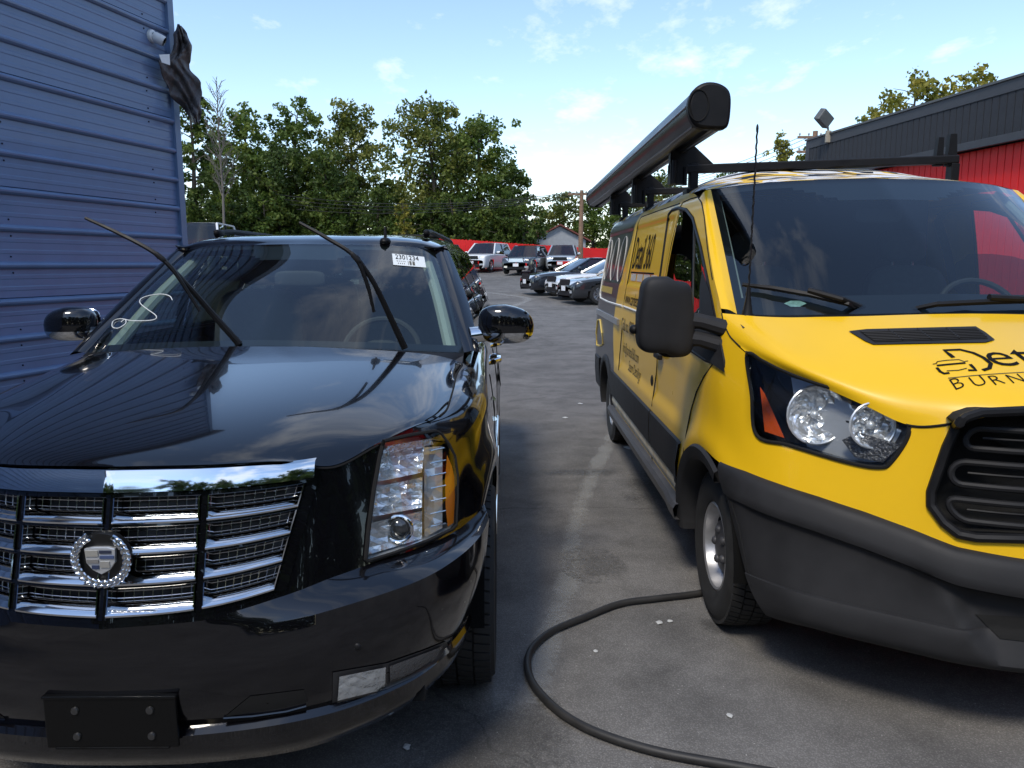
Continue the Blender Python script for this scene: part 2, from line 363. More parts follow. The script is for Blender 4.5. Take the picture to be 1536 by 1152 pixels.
# torn tarp on the corner
tp = MB(); P = []
tprof = [(46, 268, 3), (58, 271, 10), (74, 274, 13), (88, 270, 15), (98, 262, 21), (112, 266, 25), (128, 273, 26), (145, 279, 22), (160, 285, 17), (175, 290, 11), (190, 293, 4)]
def wall_pt(px, py, out):
    px_c = 268 + (py - 50) * .085; d = world_ray(min(px, px_c), py); t = (BW_END - V3(0, 0, EYE)).dot(bw_n) / d.dot(bw_n); y = (d * t).y
    d = world_ray(px, py); q = V3(0, 0, EYE) + d * (y / d.y); return q + bw_n * out * .5 - V3(0, 1, 0) * out
for i in range(71):
    u = i / 70; k = u * (len(tprof) - 1); a = int(min(k, len(tprof) - 2)); fr = k - a; py, cx, hw = (tprof[a][q] * (1 - fr) + tprof[a + 1][q] * fr for q in range(3)); row = []
    for j in range(37):
        v = j / 36 * 2 - 1; rag = 1 + .10 * math.sin(u * 19 + (2 if v > 0 else 0)) + .05 * math.sin(u * 37)
        fold = .030 * math.sin(v * 4 + u * 15 + 2 * math.sin(u * 7)) + .020 * math.sin(v * 8 - u * 22 + math.sin(v * 3)) + .006 * math.sin(u * 60 + v * 11)
        row.append(wall_pt(cx + v * hw * rag, py + 2 * math.sin(v * 4 + u * 9), .12 + fold * (1 - v * v * .5) + .07 * (1 - v * v)))
    P.append(row)
tp.grid(P); o = tp.build('torn_tarp', mat('grey_tarp', (.075, .066, .064), .55, var=(7, .4), bump=(24, .6, .02)), auto=0, solid=.004)
tag(o, 'crumpled dark grey tarp hanging on the corner of the blue building', 'tarp')
b = MB(); b.prism([wall_pt(q[0], q[1], .30) for q in ((239, 95), (254, 94), (255, 110), (243, 106))], bw_n * .004); b.build('care_label', wht, o, smooth=False)

# ------------------------------------------------------------------ black and red building on the right
RB0 = V3(6.70, 17.6, 0); rb_d = (V3(8.65, 4.2, 0) - RB0).normalized(); rb_n = V3(rb_d.y, -rb_d.x, 0)
if rb_n.x > 0: rb_n = -rb_n
RBL = 15.5; PW = .152; NPK = int(RBL / PW)
rb = empty('timber_building', RB0); tag(rb, 'flat roofed building with black board fascia over a red board wall', 'building')
blk = mat('black_stained_boards', (.024, .026, .031), .75, var=(9, .4), bump=(45, .5, .004)); red = mat('red_painted_boards', (.74, .010, .010), .6, var=(5, .12), bump=(40, .3, .003)); gry = mat('dark_grey_trim', (.045, .048, .055), .6, var=(6, .2))
def rp(t, out, z): return rb_d * t + rb_n * out + V3(0, 0, z)
def plank(name, z0, z1, m, out):
    b = MB(); w = PW - .012; poly = [rp(.0, out, z0), rp(w, out, z0), rp(w, out, z1), rp(0, out, z1)]; b.prism(poly[::-1], rb_n * .022); first = None
    for k in range(NPK):
        if first is None: first = b.build(name, m, rb, smooth=False, bevel=.004, recalc=True); o = first
        else: o = first.copy(); COL.objects.link(o)
        o.location = rb_d * (k * PW + .1)
ZT = 4.33; ZB = 3.46
plank('fascia_board', ZB + .1, ZT - .16, blk, .20); plank('wall_board', .05, ZB, red, .02)
b = MB(); b.prism([rp(0, .02, 0), rp(RBL, .02, 0), rp(RBL, .02, ZT), rp(0, .02, ZT)], -rb_n * 9); b.build('core', mat('shadow_gap', (.01, .01, .012), .9), rb, smooth=False, recalc=True)
b = MB(); b.prism([rp(0, .2, ZB + .05), rp(RBL, .2, ZB + .05), rp(RBL, .2, ZT), rp(0, .2, ZT)], -rb_n * .17); b.build('fascia_core', mat('shadow_gap', (.01, .01, .012), .9), rb, smooth=False, recalc=True)
for nm, z0, z1, ou in (('fascia_trim', ZT - .16, ZT + .02, .235), ('fascia_trim', ZB, ZB + .12, .235)):
    b = MB(); b.prism([rp(-.03, ou, z0), rp(RBL, ou, z0), rp(RBL, ou, z1), rp(-.03, ou, z1)], -rb_n * .06); b.build(nm, gry, rb, smooth=False, recalc=True, bevel=.006)
b = MB(); b.prism([rp(-.034, .237, ZB), rp(.11, .237, ZB), rp(.11, .237, ZT), rp(-.034, .237, ZT)], -rb_n * .24); b.build('corner_board', gry, rb, smooth=False, recalc=True)
b = MB(); b.prism([rp(-.06, .26, ZT + .02), rp(RBL, .26, ZT + .02), rp(RBL, .26, ZT + .055), rp(-.06, .26, ZT + .055)], -rb_n * 9.3); b.build('roof_edge', mat('weathered_flashing', (.11, .11, .11), .5, .4, var=(8, .3)), rb, smooth=False, recalc=True)
fl = empty('flood_light', RB0 + rp(.9, .26, 4.2)); tag(fl, 'grey flood light on a bracket at the edge of the black fascia', 'lamp')
dg = mat('lamp_grey', (.12, .12, .115), .5, .2, var=(15, .15))
MB().box((0, 0, .1), (.1, .08, .24)).build('junction_box', mat('tan_box', (.38, .33, .25), .6), fl, smooth=False, bevel=.008); MB().tube([(0, 0, .2), (-.03, 0, .34), (-.05, 0, .40)], .022).build('bracket', dg, fl)
MB().box((-.12, -.03, .46), (.34, .16, .26), Matrix.Rotation(R(35), 3, 'Y') @ Matrix.Rotation(R(25), 3, 'Z')).build('housing', dg, fl, smooth=False, bevel=.02)

# ------------------------------------------------------------------ red fence, sheds, poles, wires
fr = empty('red_fence', (0, 0, 0)); tag(fr, 'long bright red board fence behind the parked cars', 'fence')
redf = mat('red_fence_paint', (.72, .008, .008), .5, var=(.8, .10), bump=(14, .2, .01))
fpts = [V3(-30, 50.5, 0), V3(-14, 51, 0), V3(-4.4, 51.5, 0), V3(.5, 53, 0), V3(5.6, 55.5, 0), V3(9, 57.5, 0)]; ftop = [3.3, 3.35, 3.34, 3.06, 2.82, 2.8]
NFP = 22
for k in range(NFP):
    a, c = crs(fpts, k / NFP), crs(fpts, (k + 1) / NFP); za = lerp1(k / NFP * 5, range(6), ftop); zb = lerp1((k + 1) / NFP * 5, range(6), ftop); d = (c - a); n_ = V3(d.y, -d.x, 0).normalized()
    b = MB(); nb = 12
    for j in range(nb):
        p, q = a + d * (j + .04) / nb, a + d * (j + .96) / nb; z1 = za + (zb - za) * j / nb + .02 * math.sin(k * 7 + j * 3)
        b.prism([p + V3(0, 0, ground_z(p.x, p.y)), q + V3(0, 0, ground_z(q.x, q.y)), V3(q.x, q.y, z1), V3(p.x, p.y, z1)], -n_ * .025)
    b.build('fence_panel', redf, fr, smooth=False, recalc=True)
    b = MB(); b.prism([V3(a.x - .06, a.y + .03, .5), V3(a.x + .06, a.y + .03, .5), V3(a.x + .06, a.y + .03, za + .03), V3(a.x - .06, a.y + .03, za + .03)], (0, .1, 0)); b.build('fence_post', redf, fr, smooth=False, recalc=True)
hs = empty('small_house', (3.9, 67, ground_z(3.9, 67))); tag(hs, 'small grey gabled house with a brownish red roof behind the red fence', 'house')
gw = mat('grey_clapboard', (.32, .34, .37), .7, var=(4, .12)); rf = mat('red_brown_shingles', (.16, .05, .04), .8, var=(12, .3))
MB().box((0, 0, .8), (4.2, 6, 1.7)).build('wall', gw, hs, smooth=False)
MB().prism([(-2.1, -3, 1.65), (2.1, -3, 1.65), (0, -3, 2.75)], (0, 6, 0)).build('gable', gw, hs, smooth=False, recalc=True)
for s_ in (-1, 1):
    MB().prism([(0, -3.3, 2.8), (s_ * 2.5, -3.3, 1.5), (s_ * 2.5, -3.3, 1.62), (0, -3.3, 2.94)], (0, 6.6, 0)).build('roof', rf, hs, smooth=False, recalc=True)
b = MB(); b.box((-5.2, 1, .9), (6.2, 4, 1.8)); b.build('side_wing', gw, hs, smooth=False); b = MB(); b.prism([(-8.6, -1.3, 1.65), (-8.6, 1, 2.6), (-8.6, 3.3, 1.65)], (8.4, 0, 0)); b.build('roof', rf, hs, smooth=False, recalc=True)
wood = mat('weathered_pole', (.20, .12, .075), .85, var=(6, .35), bump=(20, .4, .01)); blkw = mat('black_wire', (.02, .02, .02), .6)
def pole(name, x, y, zt, label, arm):
    e = empty(name, (x, y, ground_z(x, y))); z = zt - ground_z(x, y); tag(e, label, 'pole', 'utility poles')
    MB().tube([(0, 0, -.1), (0, 0, z * .5), (.02, 0, z)], [.17, .15, .12], 10).build('shaft', wood, e)
    for k, dz in enumerate(arm): MB().box((0, 0, z - dz), (1.7, .1, .12)).build('crossarm', wood, e, smooth=False)
    b = MB()
    for dz in arm:
        for xx in (-.75, -.3, .3, .75): b.lathe([(.0, .16), (.04, .15), (.05, .08), (.02, .04), (.02, 0)], (xx, 0, z - dz + .05), 'z', 8)
    b.build('insulator', mat('porcelain', (.3, .28, .26), .3), e); return e
pole('utility_pole', 4.42, 50.5, 6.35, 'brown wooden utility pole rising behind the red fence', [.25]); pole('utility_pole', 15.1, 40, 8.25, 'wooden utility pole beyond the corner of the black fascia', [.3, 1.0])
wr = MB()
def wire(a, c, sag, r=.018):
    a, c = Vector(a), Vector(c); wr_ = [a.lerp(c, t / 16) - V3(0, 0, sag * 4 * (t / 16) * (1 - t / 16)) for t in range(17)]; return MB().tube(wr_, r, 5)
wi = 0
for dx in (-.75, -.3, .3, .75):
    o = wire((4.42 + dx, 50.5, 6.2), (-16 + dx, 56, 6.6 - .35 * wi), .7).build('overhead_wire', blkw); tag(o, ('lowest', 'second lowest', 'second highest', 'highest')[3 - wi] + ' thin black wire running from the brown pole towards the woods', 'wire', 'wires to the woods')
    o = wire((4.42 + dx, 50.5, 6.2), (15.1 + dx, 40, 7.95), .8, .014).build('overhead_wire', blkw); tag(o, 'thin black wire strung between the two utility poles', 'wire', 'wires between the poles'); wi += 1
for dz in (.25, .95):
    o = wire((15.1, 40, 8.25 - dz), (34, 30, 9.2 - dz), .5, .02).build('overhead_wire', blkw); tag(o, 'black wire passing above the black fascia roof edge', 'wire', 'wires above the fascia')
# ------------------------------------------------------------------ trees
def leafmat(name, c1, c2, c3):
    m = bpy.data.materials.new(name); m.use_nodes = True; nt = m.node_tree; b = nt.nodes['Principled BSDF']; out = nt.nodes['Material Output']
    at = nt.nodes.new('ShaderNodeAttribute'); at.attribute_name = 'tone'
    rp = nt.nodes.new('ShaderNodeValToRGB'); e = rp.color_ramp.elements; e[0].color = (*c1, 1); e[1].color = (*c3, 1); k = rp.color_ramp.elements.new(.5); k.color = (*c2, 1)
    nt.links.new(at.outputs['Fac'], rp.inputs[0]); nt.links.new(rp.outputs[0], b.inputs['Base Color']); b.inputs['Roughness'].default_value = .55; b.inputs['Specular IOR Level'].default_value = .35
    tl = nt.nodes.new('ShaderNodeBsdfTranslucent'); nt.links.new(rp.outputs[0], tl.inputs[0]); mx = nt.nodes.new('ShaderNodeMixShader'); mx.inputs[0].default_value = .38
    nt.links.new(b.outputs[0], mx.inputs[1]); nt.links.new(tl.outputs[0], mx.inputs[2]); nt.links.new(mx.outputs[0], out.inputs[0]); return m
LM = {'dark': leafmat('leaves_dark_green', (.030, .055, .010), (.065, .105, .018), (.14, .18, .032)),
      'mid': leafmat('leaves_mid_green', (.045, .085, .012), (.095, .150, .024), (.18, .22, .04)),
      'yel': leafmat('leaves_yellow_green', (.11, .13, .015), (.22, .21, .03), (.36, .30, .05)),
      'olive': leafmat('leaves_olive', (.055, .085, .014), (.125, .155, .028), (.24, .235, .05))}
bark = mat('grey_bark', (.085, .07, .055), .9, var=(5, .4), bump=(12, .6, .02))
def tree(name, x, y, top, w, label, lm='mid', group=None, base=None, dens=1.0, leaf=.24, shape='round', seed=0, low=.2, cat='tree'):
    rnd = random.Random(seed * 77 + int(x * 13 + y)); z0 = ground_z(x, y) if base is None else base; H = top - z0
    e = empty(name, (x, y, z0)); tag(e, label, cat, group)
    tr = MB(); tops = []
    lean = rnd.uniform(-.04, .04); stem = [V3(lean * H * t * t + .03 * H * math.sin(t * 3 + seed) * t, .02 * H * math.sin(t * 4 + seed), H * .93 * t) for t in [k / 8 for k in range(9)]]
    r0 = .018 * H + .05
    tr.tube([p - V3(0, 0, .2 if i == 0 else 0) for i, p in enumerate(stem)], [r0 * (1 - .88 * k / 8) for k in range(9)], 8)
    nb = int(18 + H * 2.6); cl = []
    for k in range(nb):
        t = low + (1 - low) * ((k + rnd.random()) / nb); p = crs(stem, t * .98)
        u = (t - low) / (1 - low)
        if shape == 'round': prof_ = math.sqrt(max(.02, 1 - (2 * u - .85) ** 2 / 1.4))
        elif shape == 'cone': prof_ = (1 - u) ** .7 * .95 + .12
        else: prof_ = .55 + .45 * math.sin(u * math.pi)
        L = w * prof_ * rnd.uniform(.55, 1.08); a = k * 2.4 + rnd.uniform(-.5, .5)
        d = V3(math.cos(a), math.sin(a), rnd.uniform(.05, .55)).normalized(); q = p + d * L; mdl = p + d * L * .5 + V3(0, 0, .06 * L)
        tr.tube([p, mdl, q], [r0 * .32 * (1 - .6 * u), r0 * .18 * (1 - .6 * u), .012], 5, caps=False)
        for f_ in (1.0, .72, .45): cl.append((p.lerp(q, f_) + V3(rnd.gauss(0, .18 * w), rnd.gauss(0, .18 * w), rnd.gauss(0, .08 * w)), (.19 + .15 * rnd.random()) * w * (1.1 if f_ < 1 else .85) * (1 - .42 * u)))
    cl.append((stem[-1] + V3(0, 0, H * .03), .2 * w))
    tr.build('trunk', bark, e, auto=0, weld=0)
    vs = []; fs = []; tone = []
    per = int(78 * dens)
    for c, r in cl:
        tc_ = rnd.uniform(.15, .85); n_ = max(12, int(per * min(2.2, (r / leaf) ** 1.2 / 4)))
        for _ in range(n_):
            d = V3(rnd.gauss(0, 1), rnd.gauss(0, 1), rnd.gauss(0, .8)); d = d.normalized() * r * rnd.random() ** .4
            p = c + d; s_ = leaf * rnd.uniform(.55, 1.25); n1_ = V3(rnd.gauss(0, 1), rnd.gauss(0, 1), rnd.gauss(.5, 1)).normalized(); t1 = n1_.orthogonal().normalized(); t1 = Matrix.Rotation(rnd.random() * 6.28, 3, n1_) @ t1; t2 = n1_.cross(t1)
            o_ = len(vs); vs += [tuple(p - t1 * s_ * .5), tuple(p + t2 * s_ * .32), tuple(p + t1 * s_ * .55 + n1_ * s_ * .12), tuple(p - t2 * s_ * .32)]; fs.append((o_, o_ + 1, o_ + 2, o_ + 3))
            tone.append(max(0, min(1, tc_ + rnd.gauss(0, .16))))
    me = bpy.data.meshes.new('crown'); me.from_pydata(vs, [], fs); me.materials.append(LM[lm]); at = me.attributes.new('tone', 'FLOAT', 'FACE'); at.data.foreach_set('value', tone)
    o = bpy.data.objects.new('crown', me); COL.objects.link(o); o.parent = e; return e
G1 = 'trees of the wood behind the lot'
def pxx(px, Y): return (px - 768) / FPX * (Y * math.cos(PITCH))     # ground plan x of an image column at distance Y
def pxz(py, Y): return EYE + (397 - py) / FPX * Y * 1.012
T = [  # px, top py, half width px, distance, leaves, shape
 (292, 142, 34, 44, 'dark', 'tall', 'tall dark green tree standing behind the corner of the blue building'),
 (338, 205, 34, 54, 'dark', 'round', 'low dark green tree under the bare grey tree'),
 (382, 168, 44, 52, 'mid', 'tall', 'tall mid green tree with an open crown next to the bare tree'),
 (452, 163, 46, 54, 'mid', 'tall', 'tall loose green tree with two clumps at its top'),
 (418, 222, 50, 50, 'dark', 'round', 'bushy dark green tree filling the gap in the wood'),
 (532, 166, 50, 55, 'olive', 'tall', 'tall olive tinged tree beside the wide sunlit tree'),
 (492, 232, 44, 50, 'dark', 'round', 'dense dark green tree in front of the olive tinged tree'),
 (588, 276, 30, 56, 'mid', 'round', 'mid green tree half hidden left of the wide sunlit tree'),
 (655, 160, 62, 52, 'olive', 'round', 'widest tree, sunlit light green, with its crown rising to a point'),
 (722, 184, 60, 53, 'mid', 'round', 'broad green tree merging with the widest sunlit tree'),
 (770, 248, 36, 51, 'dark', 'round', 'dark green tree at the end of the wood by the gap of sky'),
]
for i, (px, py, hw, Y, lm, sh, lab) in enumerate(T):
    Y += 8
    tree('woodland_tree', pxx(px, Y), Y, pxz(py, Y), 1.18 * hw / FPX * Y, lab, lm, G1, seed=i, shape=sh, dens=1.45, leaf=.31, low=.08)
tree('young_tree', pxx(611, 54), 54, pxz(303, 54), .75, 'small bright yellow green young tree in front of the wood', 'yel', None, dens=1.4, leaf=.2, seed=40, shape='tall', low=.05)
rnd = random.Random(11)
for k in range(15):   # under-storey shrubs along the back of the lot
    px = 285 + k * 36 + rnd.uniform(-8, 8); Y = rnd.uniform(55.5, 57.5)
    tree('understorey_shrub', pxx(px, Y), Y, pxz(rnd.uniform(285, 322), Y), 1.7, ('dark green shrub' if k % 3 else 'lighter mid green shrub') + ' at the foot of the wood behind the fence', 'dark' if k % 3 else 'mid', 'shrubs at the foot of the wood', dens=1.2, leaf=.27, seed=60 + k, shape='tall', low=.02, cat='shrub')
# bare tree
bx, by = pxx(338, 46), 46; e = empty('bare_tree', (bx, by, ground_z(bx, by))); tag(e, 'leafless pale grey tree among the green ones near the blue building', 'tree')
b = MB(); Hh = pxz(140, 46) - ground_z(bx, by); b.tube([(0, 0, -.2), (.1, 0, Hh * .4), (0, .1, Hh * .75), (.1, 0, Hh)], [.09, .065, .04, .01], 7); b.build('trunk', mat('pale_bark', (.13, .115, .10), .9), e, auto=0, weld=0)
b = MB(); rnd = random.Random(5)
for k in range(46):
    t = .35 + .6 * k / 46; p = V3(.05, .05, Hh * t); a = k * 2.4; L = rnd.uniform(.7, 1.5) * (1.15 - t * .7); d = V3(math.cos(a), math.sin(a), rnd.uniform(.9, 1.8)).normalized(); q = p + d * L * 1.5
    b.tube([p, p.lerp(q, .5) + V3(0, 0, -.08), q], [.026, .018, .007], 5, caps=False)
    for j in range(5):
        s_ = p.lerp(q, .3 + .14 * j); dd = (d + V3(rnd.gauss(0, .6), rnd.gauss(0, .6), rnd.gauss(.2, .3))).normalized(); b.tube([s_, s_ + dd * L * .5], [.018, .007], 4, caps=False)
b.build('branches', MATS['pale_bark'], e, auto=0, weld=0)
G2 = 'trees beyond the red fence'
for i, (px, py, hw, Y, lm, lab) in enumerate([
 (842, 293, 30, 72, 'olive', 'rounded light green tree behind the small grey house'), (812, 318, 20, 74, 'yel', 'pale yellow green tree at the gap of sky behind the fence'),
 (888, 302, 26, 70, 'mid', 'green tree just behind the brown utility pole'), (935, 292, 30, 66, 'mid', 'green tree seen under the long black awning box'), (985, 262, 32, 62, 'olive', 'olive green tree behind the roof rack brackets of the van'), (1022, 288, 26, 60, 'mid', 'low green tree over the van roof beside the rack bracket'),
 (1158, 206, 26, 62, 'yel', 'yellowish tree rising above the rack bar next to the whip antenna'), (1205, 226, 17, 60, 'olive', 'small olive tree left of the pole by the black fascia'), (1090, 262, 30, 66, 'mid', 'low green tree glimpsed under the front rack bar'),
 (1352, 122, 58, 42, 'yel', 'large sunlit yellow tree rising over the black fascia'), (1292, 172, 28, 44, 'olive', 'small olive tree over the roof edge near the flood light'), (1452, 112, 46, 42, 'yel', 'lower yellow green tree over the higher end of the black roof edge')]):
    tree('background_tree', pxx(px, Y), Y, pxz(py, Y), 1.25 * hw / FPX * Y, lab, lm, G2, seed=100 + i, dens=1.2, leaf=.27, low=.15)
# ------------------------------------------------------------------ vehicle helpers
def inpoly(p, poly):
    x, y = p; c = False; n = len(poly)
    for i in range(n):
        x1, y1 = poly[i]; x2, y2 = poly[i - 1]
        if (y1 > y) != (y2 > y) and x < (x2 - x1) * (y - y1) / (y2 - y1) + x1: c = not c
    return c
class Frame:     # vehicle frame <-> photograph columns, used only to read measurements off the photograph
    def __init__(s, x0, y0, yaw):
        s.M = Matrix.Translation((x0, y0, 0)) @ Matrix.Rotation(R(yaw), 4, 'Z'); s.I = s.M.inverted(); s.eye = s.I @ Vector((0, 0, EYE)); s.loc = (x0, y0, 0); s.yaw = R(yaw)
    def ray(s, px, py): return (s.I.to_3x3() @ world_ray(px, py)).normalized()
    def pr(s, q):
        w = s.M @ Vector(q) - Vector((0, 0, EYE)); c, sn = math.cos(PITCH), math.sin(PITCH); z = w.y * c - w.z * sn; return (768 + FPX * w.x / z, 576 + FPX * (-w.y * sn - w.z * c) / z)
    def hit(s, px, py, tree, fallback_y=.5):
        d = s.ray(px, py); h = tree.ray_cast(s.eye, d)
        if h[0] is None: t = (fallback_y - s.eye.y) / d.y; return s.eye + d * t, -d
        n = h[1]
        if n.dot(d) > 0: n = -n
        return h[0], n
    def at(s, px, py, **k):
        d = s.ray(px, py); (ax, v), = k.items(); i = 'xyz'.index(ax); return s.eye + d * ((v - s.eye[i]) / d[i])
def bvh(*grids):
    b = MB()
    for g_ in grids: b.grid(g_)
    return BVHTree.FromPolygons([tuple(q) for q in b.v], b.f)
def dense(poly, step=6):
    out = []
    n = len(poly)
    for i in range(n):
        a, c = poly[i], poly[(i + 1) % n]; k = max(1, int(math.dist(a, c) / step))
        out += [(a[0] + (c[0] - a[0]) * j / k, a[1] + (c[1] - a[1]) * j / k) for j in range(k)]
    return out
def smoothpoly(poly, n=60):
    p = [Vector((*q, 0)) for q in poly]; m = len(p); out = []
    for i in range(n):
        t = i / n * m; k = int(t); u = t - k; a, b, c, d = p[k - 1], p[k % m], p[(k + 1) % m], p[(k + 2) % m]
        q = .5 * ((2 * b) + (c - a) * u + (2 * a - 5 * b + 4 * c - d) * u * u + (3 * b - a - 3 * c + d) * u ** 3); out.append((q.x, q.y))
    return out
def sbox(c, d, e=4., n=20, m=14, rot=None, fn=None):   # rounded box (superellipsoid)
    P = []
    def pw(v, k): return math.copysign(abs(v) ** k, v)
    for i in range(m + 1):
        a = -math.pi / 2 + math.pi * i / m; row = []
        for j in range(n):
            b = 2 * math.pi * j / n; q = Vector((pw(math.cos(a), 2 / e) * pw(math.cos(b), 2 / e) * d[0] / 2, pw(math.cos(a), 2 / e) * pw(math.sin(b), 2 / e) * d[1] / 2, pw(math.sin(a), 2 / e) * d[2] / 2))
            if fn: q = fn(q)
            if rot is not None: q = rot @ q
            row.append(q + Vector(c))
        P.append(row)
    return P
def text_obj(body, name, m, mapf, size, parent, xs=1.0, thick=0.0, space=1.0, align='LEFT'):
    cu = bpy.data.curves.new('t', 'FONT'); cu.body = body; cu.size = size; cu.resolution_u = 3; cu.space_character = space; cu.align_x = align; cu.offset = thick
    ob = bpy.data.objects.new('t', cu); me = bpy.data.meshes.new_from_object(ob); bpy.data.objects.remove(ob); bpy.data.curves.remove(cu)
    bm = bmesh.new(); bm.from_mesh(me); bmesh.ops.triangulate(bm, faces=bm.faces)
    for _ in range(2):
        es = [e for e in bm.edges if e.calc_length() > size * .35]
        if es: bmesh.ops.subdivide_edges(bm, edges=es, cuts=1)
        bmesh.ops.triangulate(bm, faces=bm.faces)
    for v in bm.verts: v.co = mapf(v.co.x * xs, v.co.y)
    bmesh.ops.recalc_face_normals(bm, faces=bm.faces)
    me.clear_geometry(); bm.to_mesh(me); bm.free(); me.name = name; me.materials.append(m)
    o = bpy.data.objects.new(name, me); COL.objects.link(o); o.parent = parent; return o
def lr(b, name, m, parent, **k):     # near-side piece and its mirrored twin as two objects
    o1 = b.build(name, m, parent, **k); v = b.v; b.v = [Vector((-q.x, q.y, q.z)) for q in v]; b.f = [f[::-1] for f in b.f]; o2 = b.build(name, m, parent, **k); return o1, o2
rubber = mat('tyre_rubber', (.018, .018, .018), .8, var=(18, .35), bump=(60, .3, .002))
chrome = mat('chrome', (.78, .79, .80), .06, 1.0); steel = mat('painted_steel', (.42, .42, .43), .35, .7, var=(12, .15))
blackpl = mat('black_plastic', (.010, .010, .011), .5, spec=.25, var=(14, .2)); gapm = mat('panel_gap', (.004, .004, .004), .9)
def wheel(parent, c, r, w, rr, side, kind='steel', tread=True):
    e = empty('wheel', c); e.parent = parent; s = side; h = w / 2
    prof = [(rr * .97, -h * .55), (rr * 1.0, -h * .85), (rr + (r - rr) * .35, -h * 1.0), (rr + (r - rr) * .7, -h * .98), (r * .950, -h * .84), (r * .966, -h * .74), (r * .968, h * .74), (r * .950, h * .84), (rr + (r - rr) * .7, h * .98), (rr + (r - rr) * .35, h), (rr, h * .85), (rr * .97, h * .55)]
    b = MB().lathe(prof, (0, 0, 0), 'x', 56)
    if tread:
        nseg = 62
        for i in range(nseg):
            for k, (x0, x1) in enumerate(((-.88, -.47), (-.42, -.03), (.03, .42), (.47, .88))):
                a = 2 * math.pi * (i + (.5 if k % 2 else 0)) / nseg; da = 2 * math.pi / nseg * .40
                vs_ = []
                for rad in (r * .955, r * 1.002):
                    for xx, aa in ((x0, a - da), (x1, a - da + .03), (x1, a + da + .03), (x0, a + da)):
                        ra = rad * (1 - .020 * (abs(xx) > .6)); vs_.append((xx * h, ra * math.cos(aa), ra * math.sin(aa)))
                b.add(vs_, [(4, 5, 6, 7), (0, 1, 5, 4), (1, 2, 6, 5), (2, 3, 7, 6), (3, 0, 4, 7)])
    b.build('tyre', rubber, e, weld=0, auto=30)
    f = h * s
    if kind == 'steel':
        b = MB().lathe([(rr * 1.0, f * .80), (rr * .95, f * .86), (rr * .90, f * .80), (rr * .86, f * .30), (rr * .80, f * .16), (rr * .66, f * .34), (rr * .56, f * .40), (rr * .34, f * .30), (.0, f * .30)], (0, 0, 0), 'x', 40)
        for k in range(10): pass
        b.build('rim', steel, e, auto=40)
        b = MB().lathe([(rr * .60, f * .44), (rr * .55, f * .56), (rr * .42, f * .60), (rr * .2, f * .66), (0, f * .66)], (0, 0, 0), 'x', 28)
        for k in range(5):
            a = 2 * math.pi * k / 5; b.sphere((f * .6, rr * .36 * math.cos(a), rr * .36 * math.sin(a)), .022, 10, 6)
        b.build('hub_cap', mat('hub_grey', (.05, .05, .055), .5), e)
        b = MB()
        for k in range(12):
            a = 2 * math.pi * k / 12; b.sphere((f * .30, rr * .73 * math.cos(a), rr * .73 * math.sin(a)), (.012, .022, .022), 10, 6)
        b.build('vent_hole', gapm, e)
    else:
        b = MB().lathe([(rr * 1.0, f * .86), (rr * .97, f * .92), (rr * .93, f * .86), (rr * .90, f * .2), (rr * .88, -f * .6), (.0, -f * .6)], (0, 0, 0), 'x', 48); b.build('rim_barrel', chrome if kind == 'chrome' else steel, e, auto=40)
        b = MB(); ns = 7
        for k in range(ns):
            a0 = 2 * math.pi * k / ns
            for sgn in (-1, 1):
                P = []
                for t in range(6):
                    u = t / 5; rad = rr * (.16 + .76 * u); aw = a0 + sgn * (.10 + .10 * u); ww = .05 + .012 * u
                    ring = []
                    for dx, dt in ((.0, -1), (.022, -.6), (.022, .6), (.0, 1), (-.03, 0)):
                        aa = aw + dt * ww * .55 / (rad / rr + .35); ring.append((f * (.82 - .22 * u) + s * dx, rad * math.cos(aa), rad * math.sin(aa)))
                    P.append([Vector(q) for q in ring])
                b.grid(P, closed=True)
        b.lathe([(rr * .22, f * .70), (rr * .2, f * .92), (rr * .1, f * .97), (0, f * .97)], (0, 0, 0), 'x', 24); b.build('spokes', chrome if kind == 'chrome' else mat('alloy', (.55, .55, .56), .25, .9), e, auto=40)
    return e

# ------------------------------------------------------------------ yellow van
yel = mat('yellow_wrap', (.87, .52, .012), .30, 0, .40, spec=.35, coatr=.05, var=(1.6, .035)); vpl = mat('grey_bumper_plastic', (.020, .020, .0215), .6, spec=.3, var=(5, .22), bump=(420, .15, .0006))
VF = Frame(1.92, 2.42, 0.0)
van = empty('cargo_van', VF.loc, VF.yaw); tag(van, 'bright yellow cargo van with black trim and a rolled awning on its roof', 'van')
PLv = [(0, .055), (.2, .075), (.38, .15), (.5, .235), (.62, .325), (.75, .43), (.87, .55), (.95, .68), (.995, .83), (1.015, 1.0), (1.025, 1.2), (1.03, 1.42), (1.03, 1.8), (1.03, 2.3), (1.03, 3.0), (1.03, 3.7), (1.03, 4.4), (1.03, 5.1), (1.03, 5.7), (1.0, 5.95), (.9, 6.06), (.5, 6.10), (0, 6.11)]
ZTv = [1.195, 1.187, 1.128, 1.10, 1.152, 1.208, 1.255, 1.30, 1.37, 1.45, 1.55, 1.71, 1.965, 2.09] + [2.09] * 9
WH_F, WH_R, WR = 1.08, 4.86, .36
ZBv = [.685, .686, .70, .735, .765, .79, .808, .82, .82, .835, .82, .70] + [.42] * 11
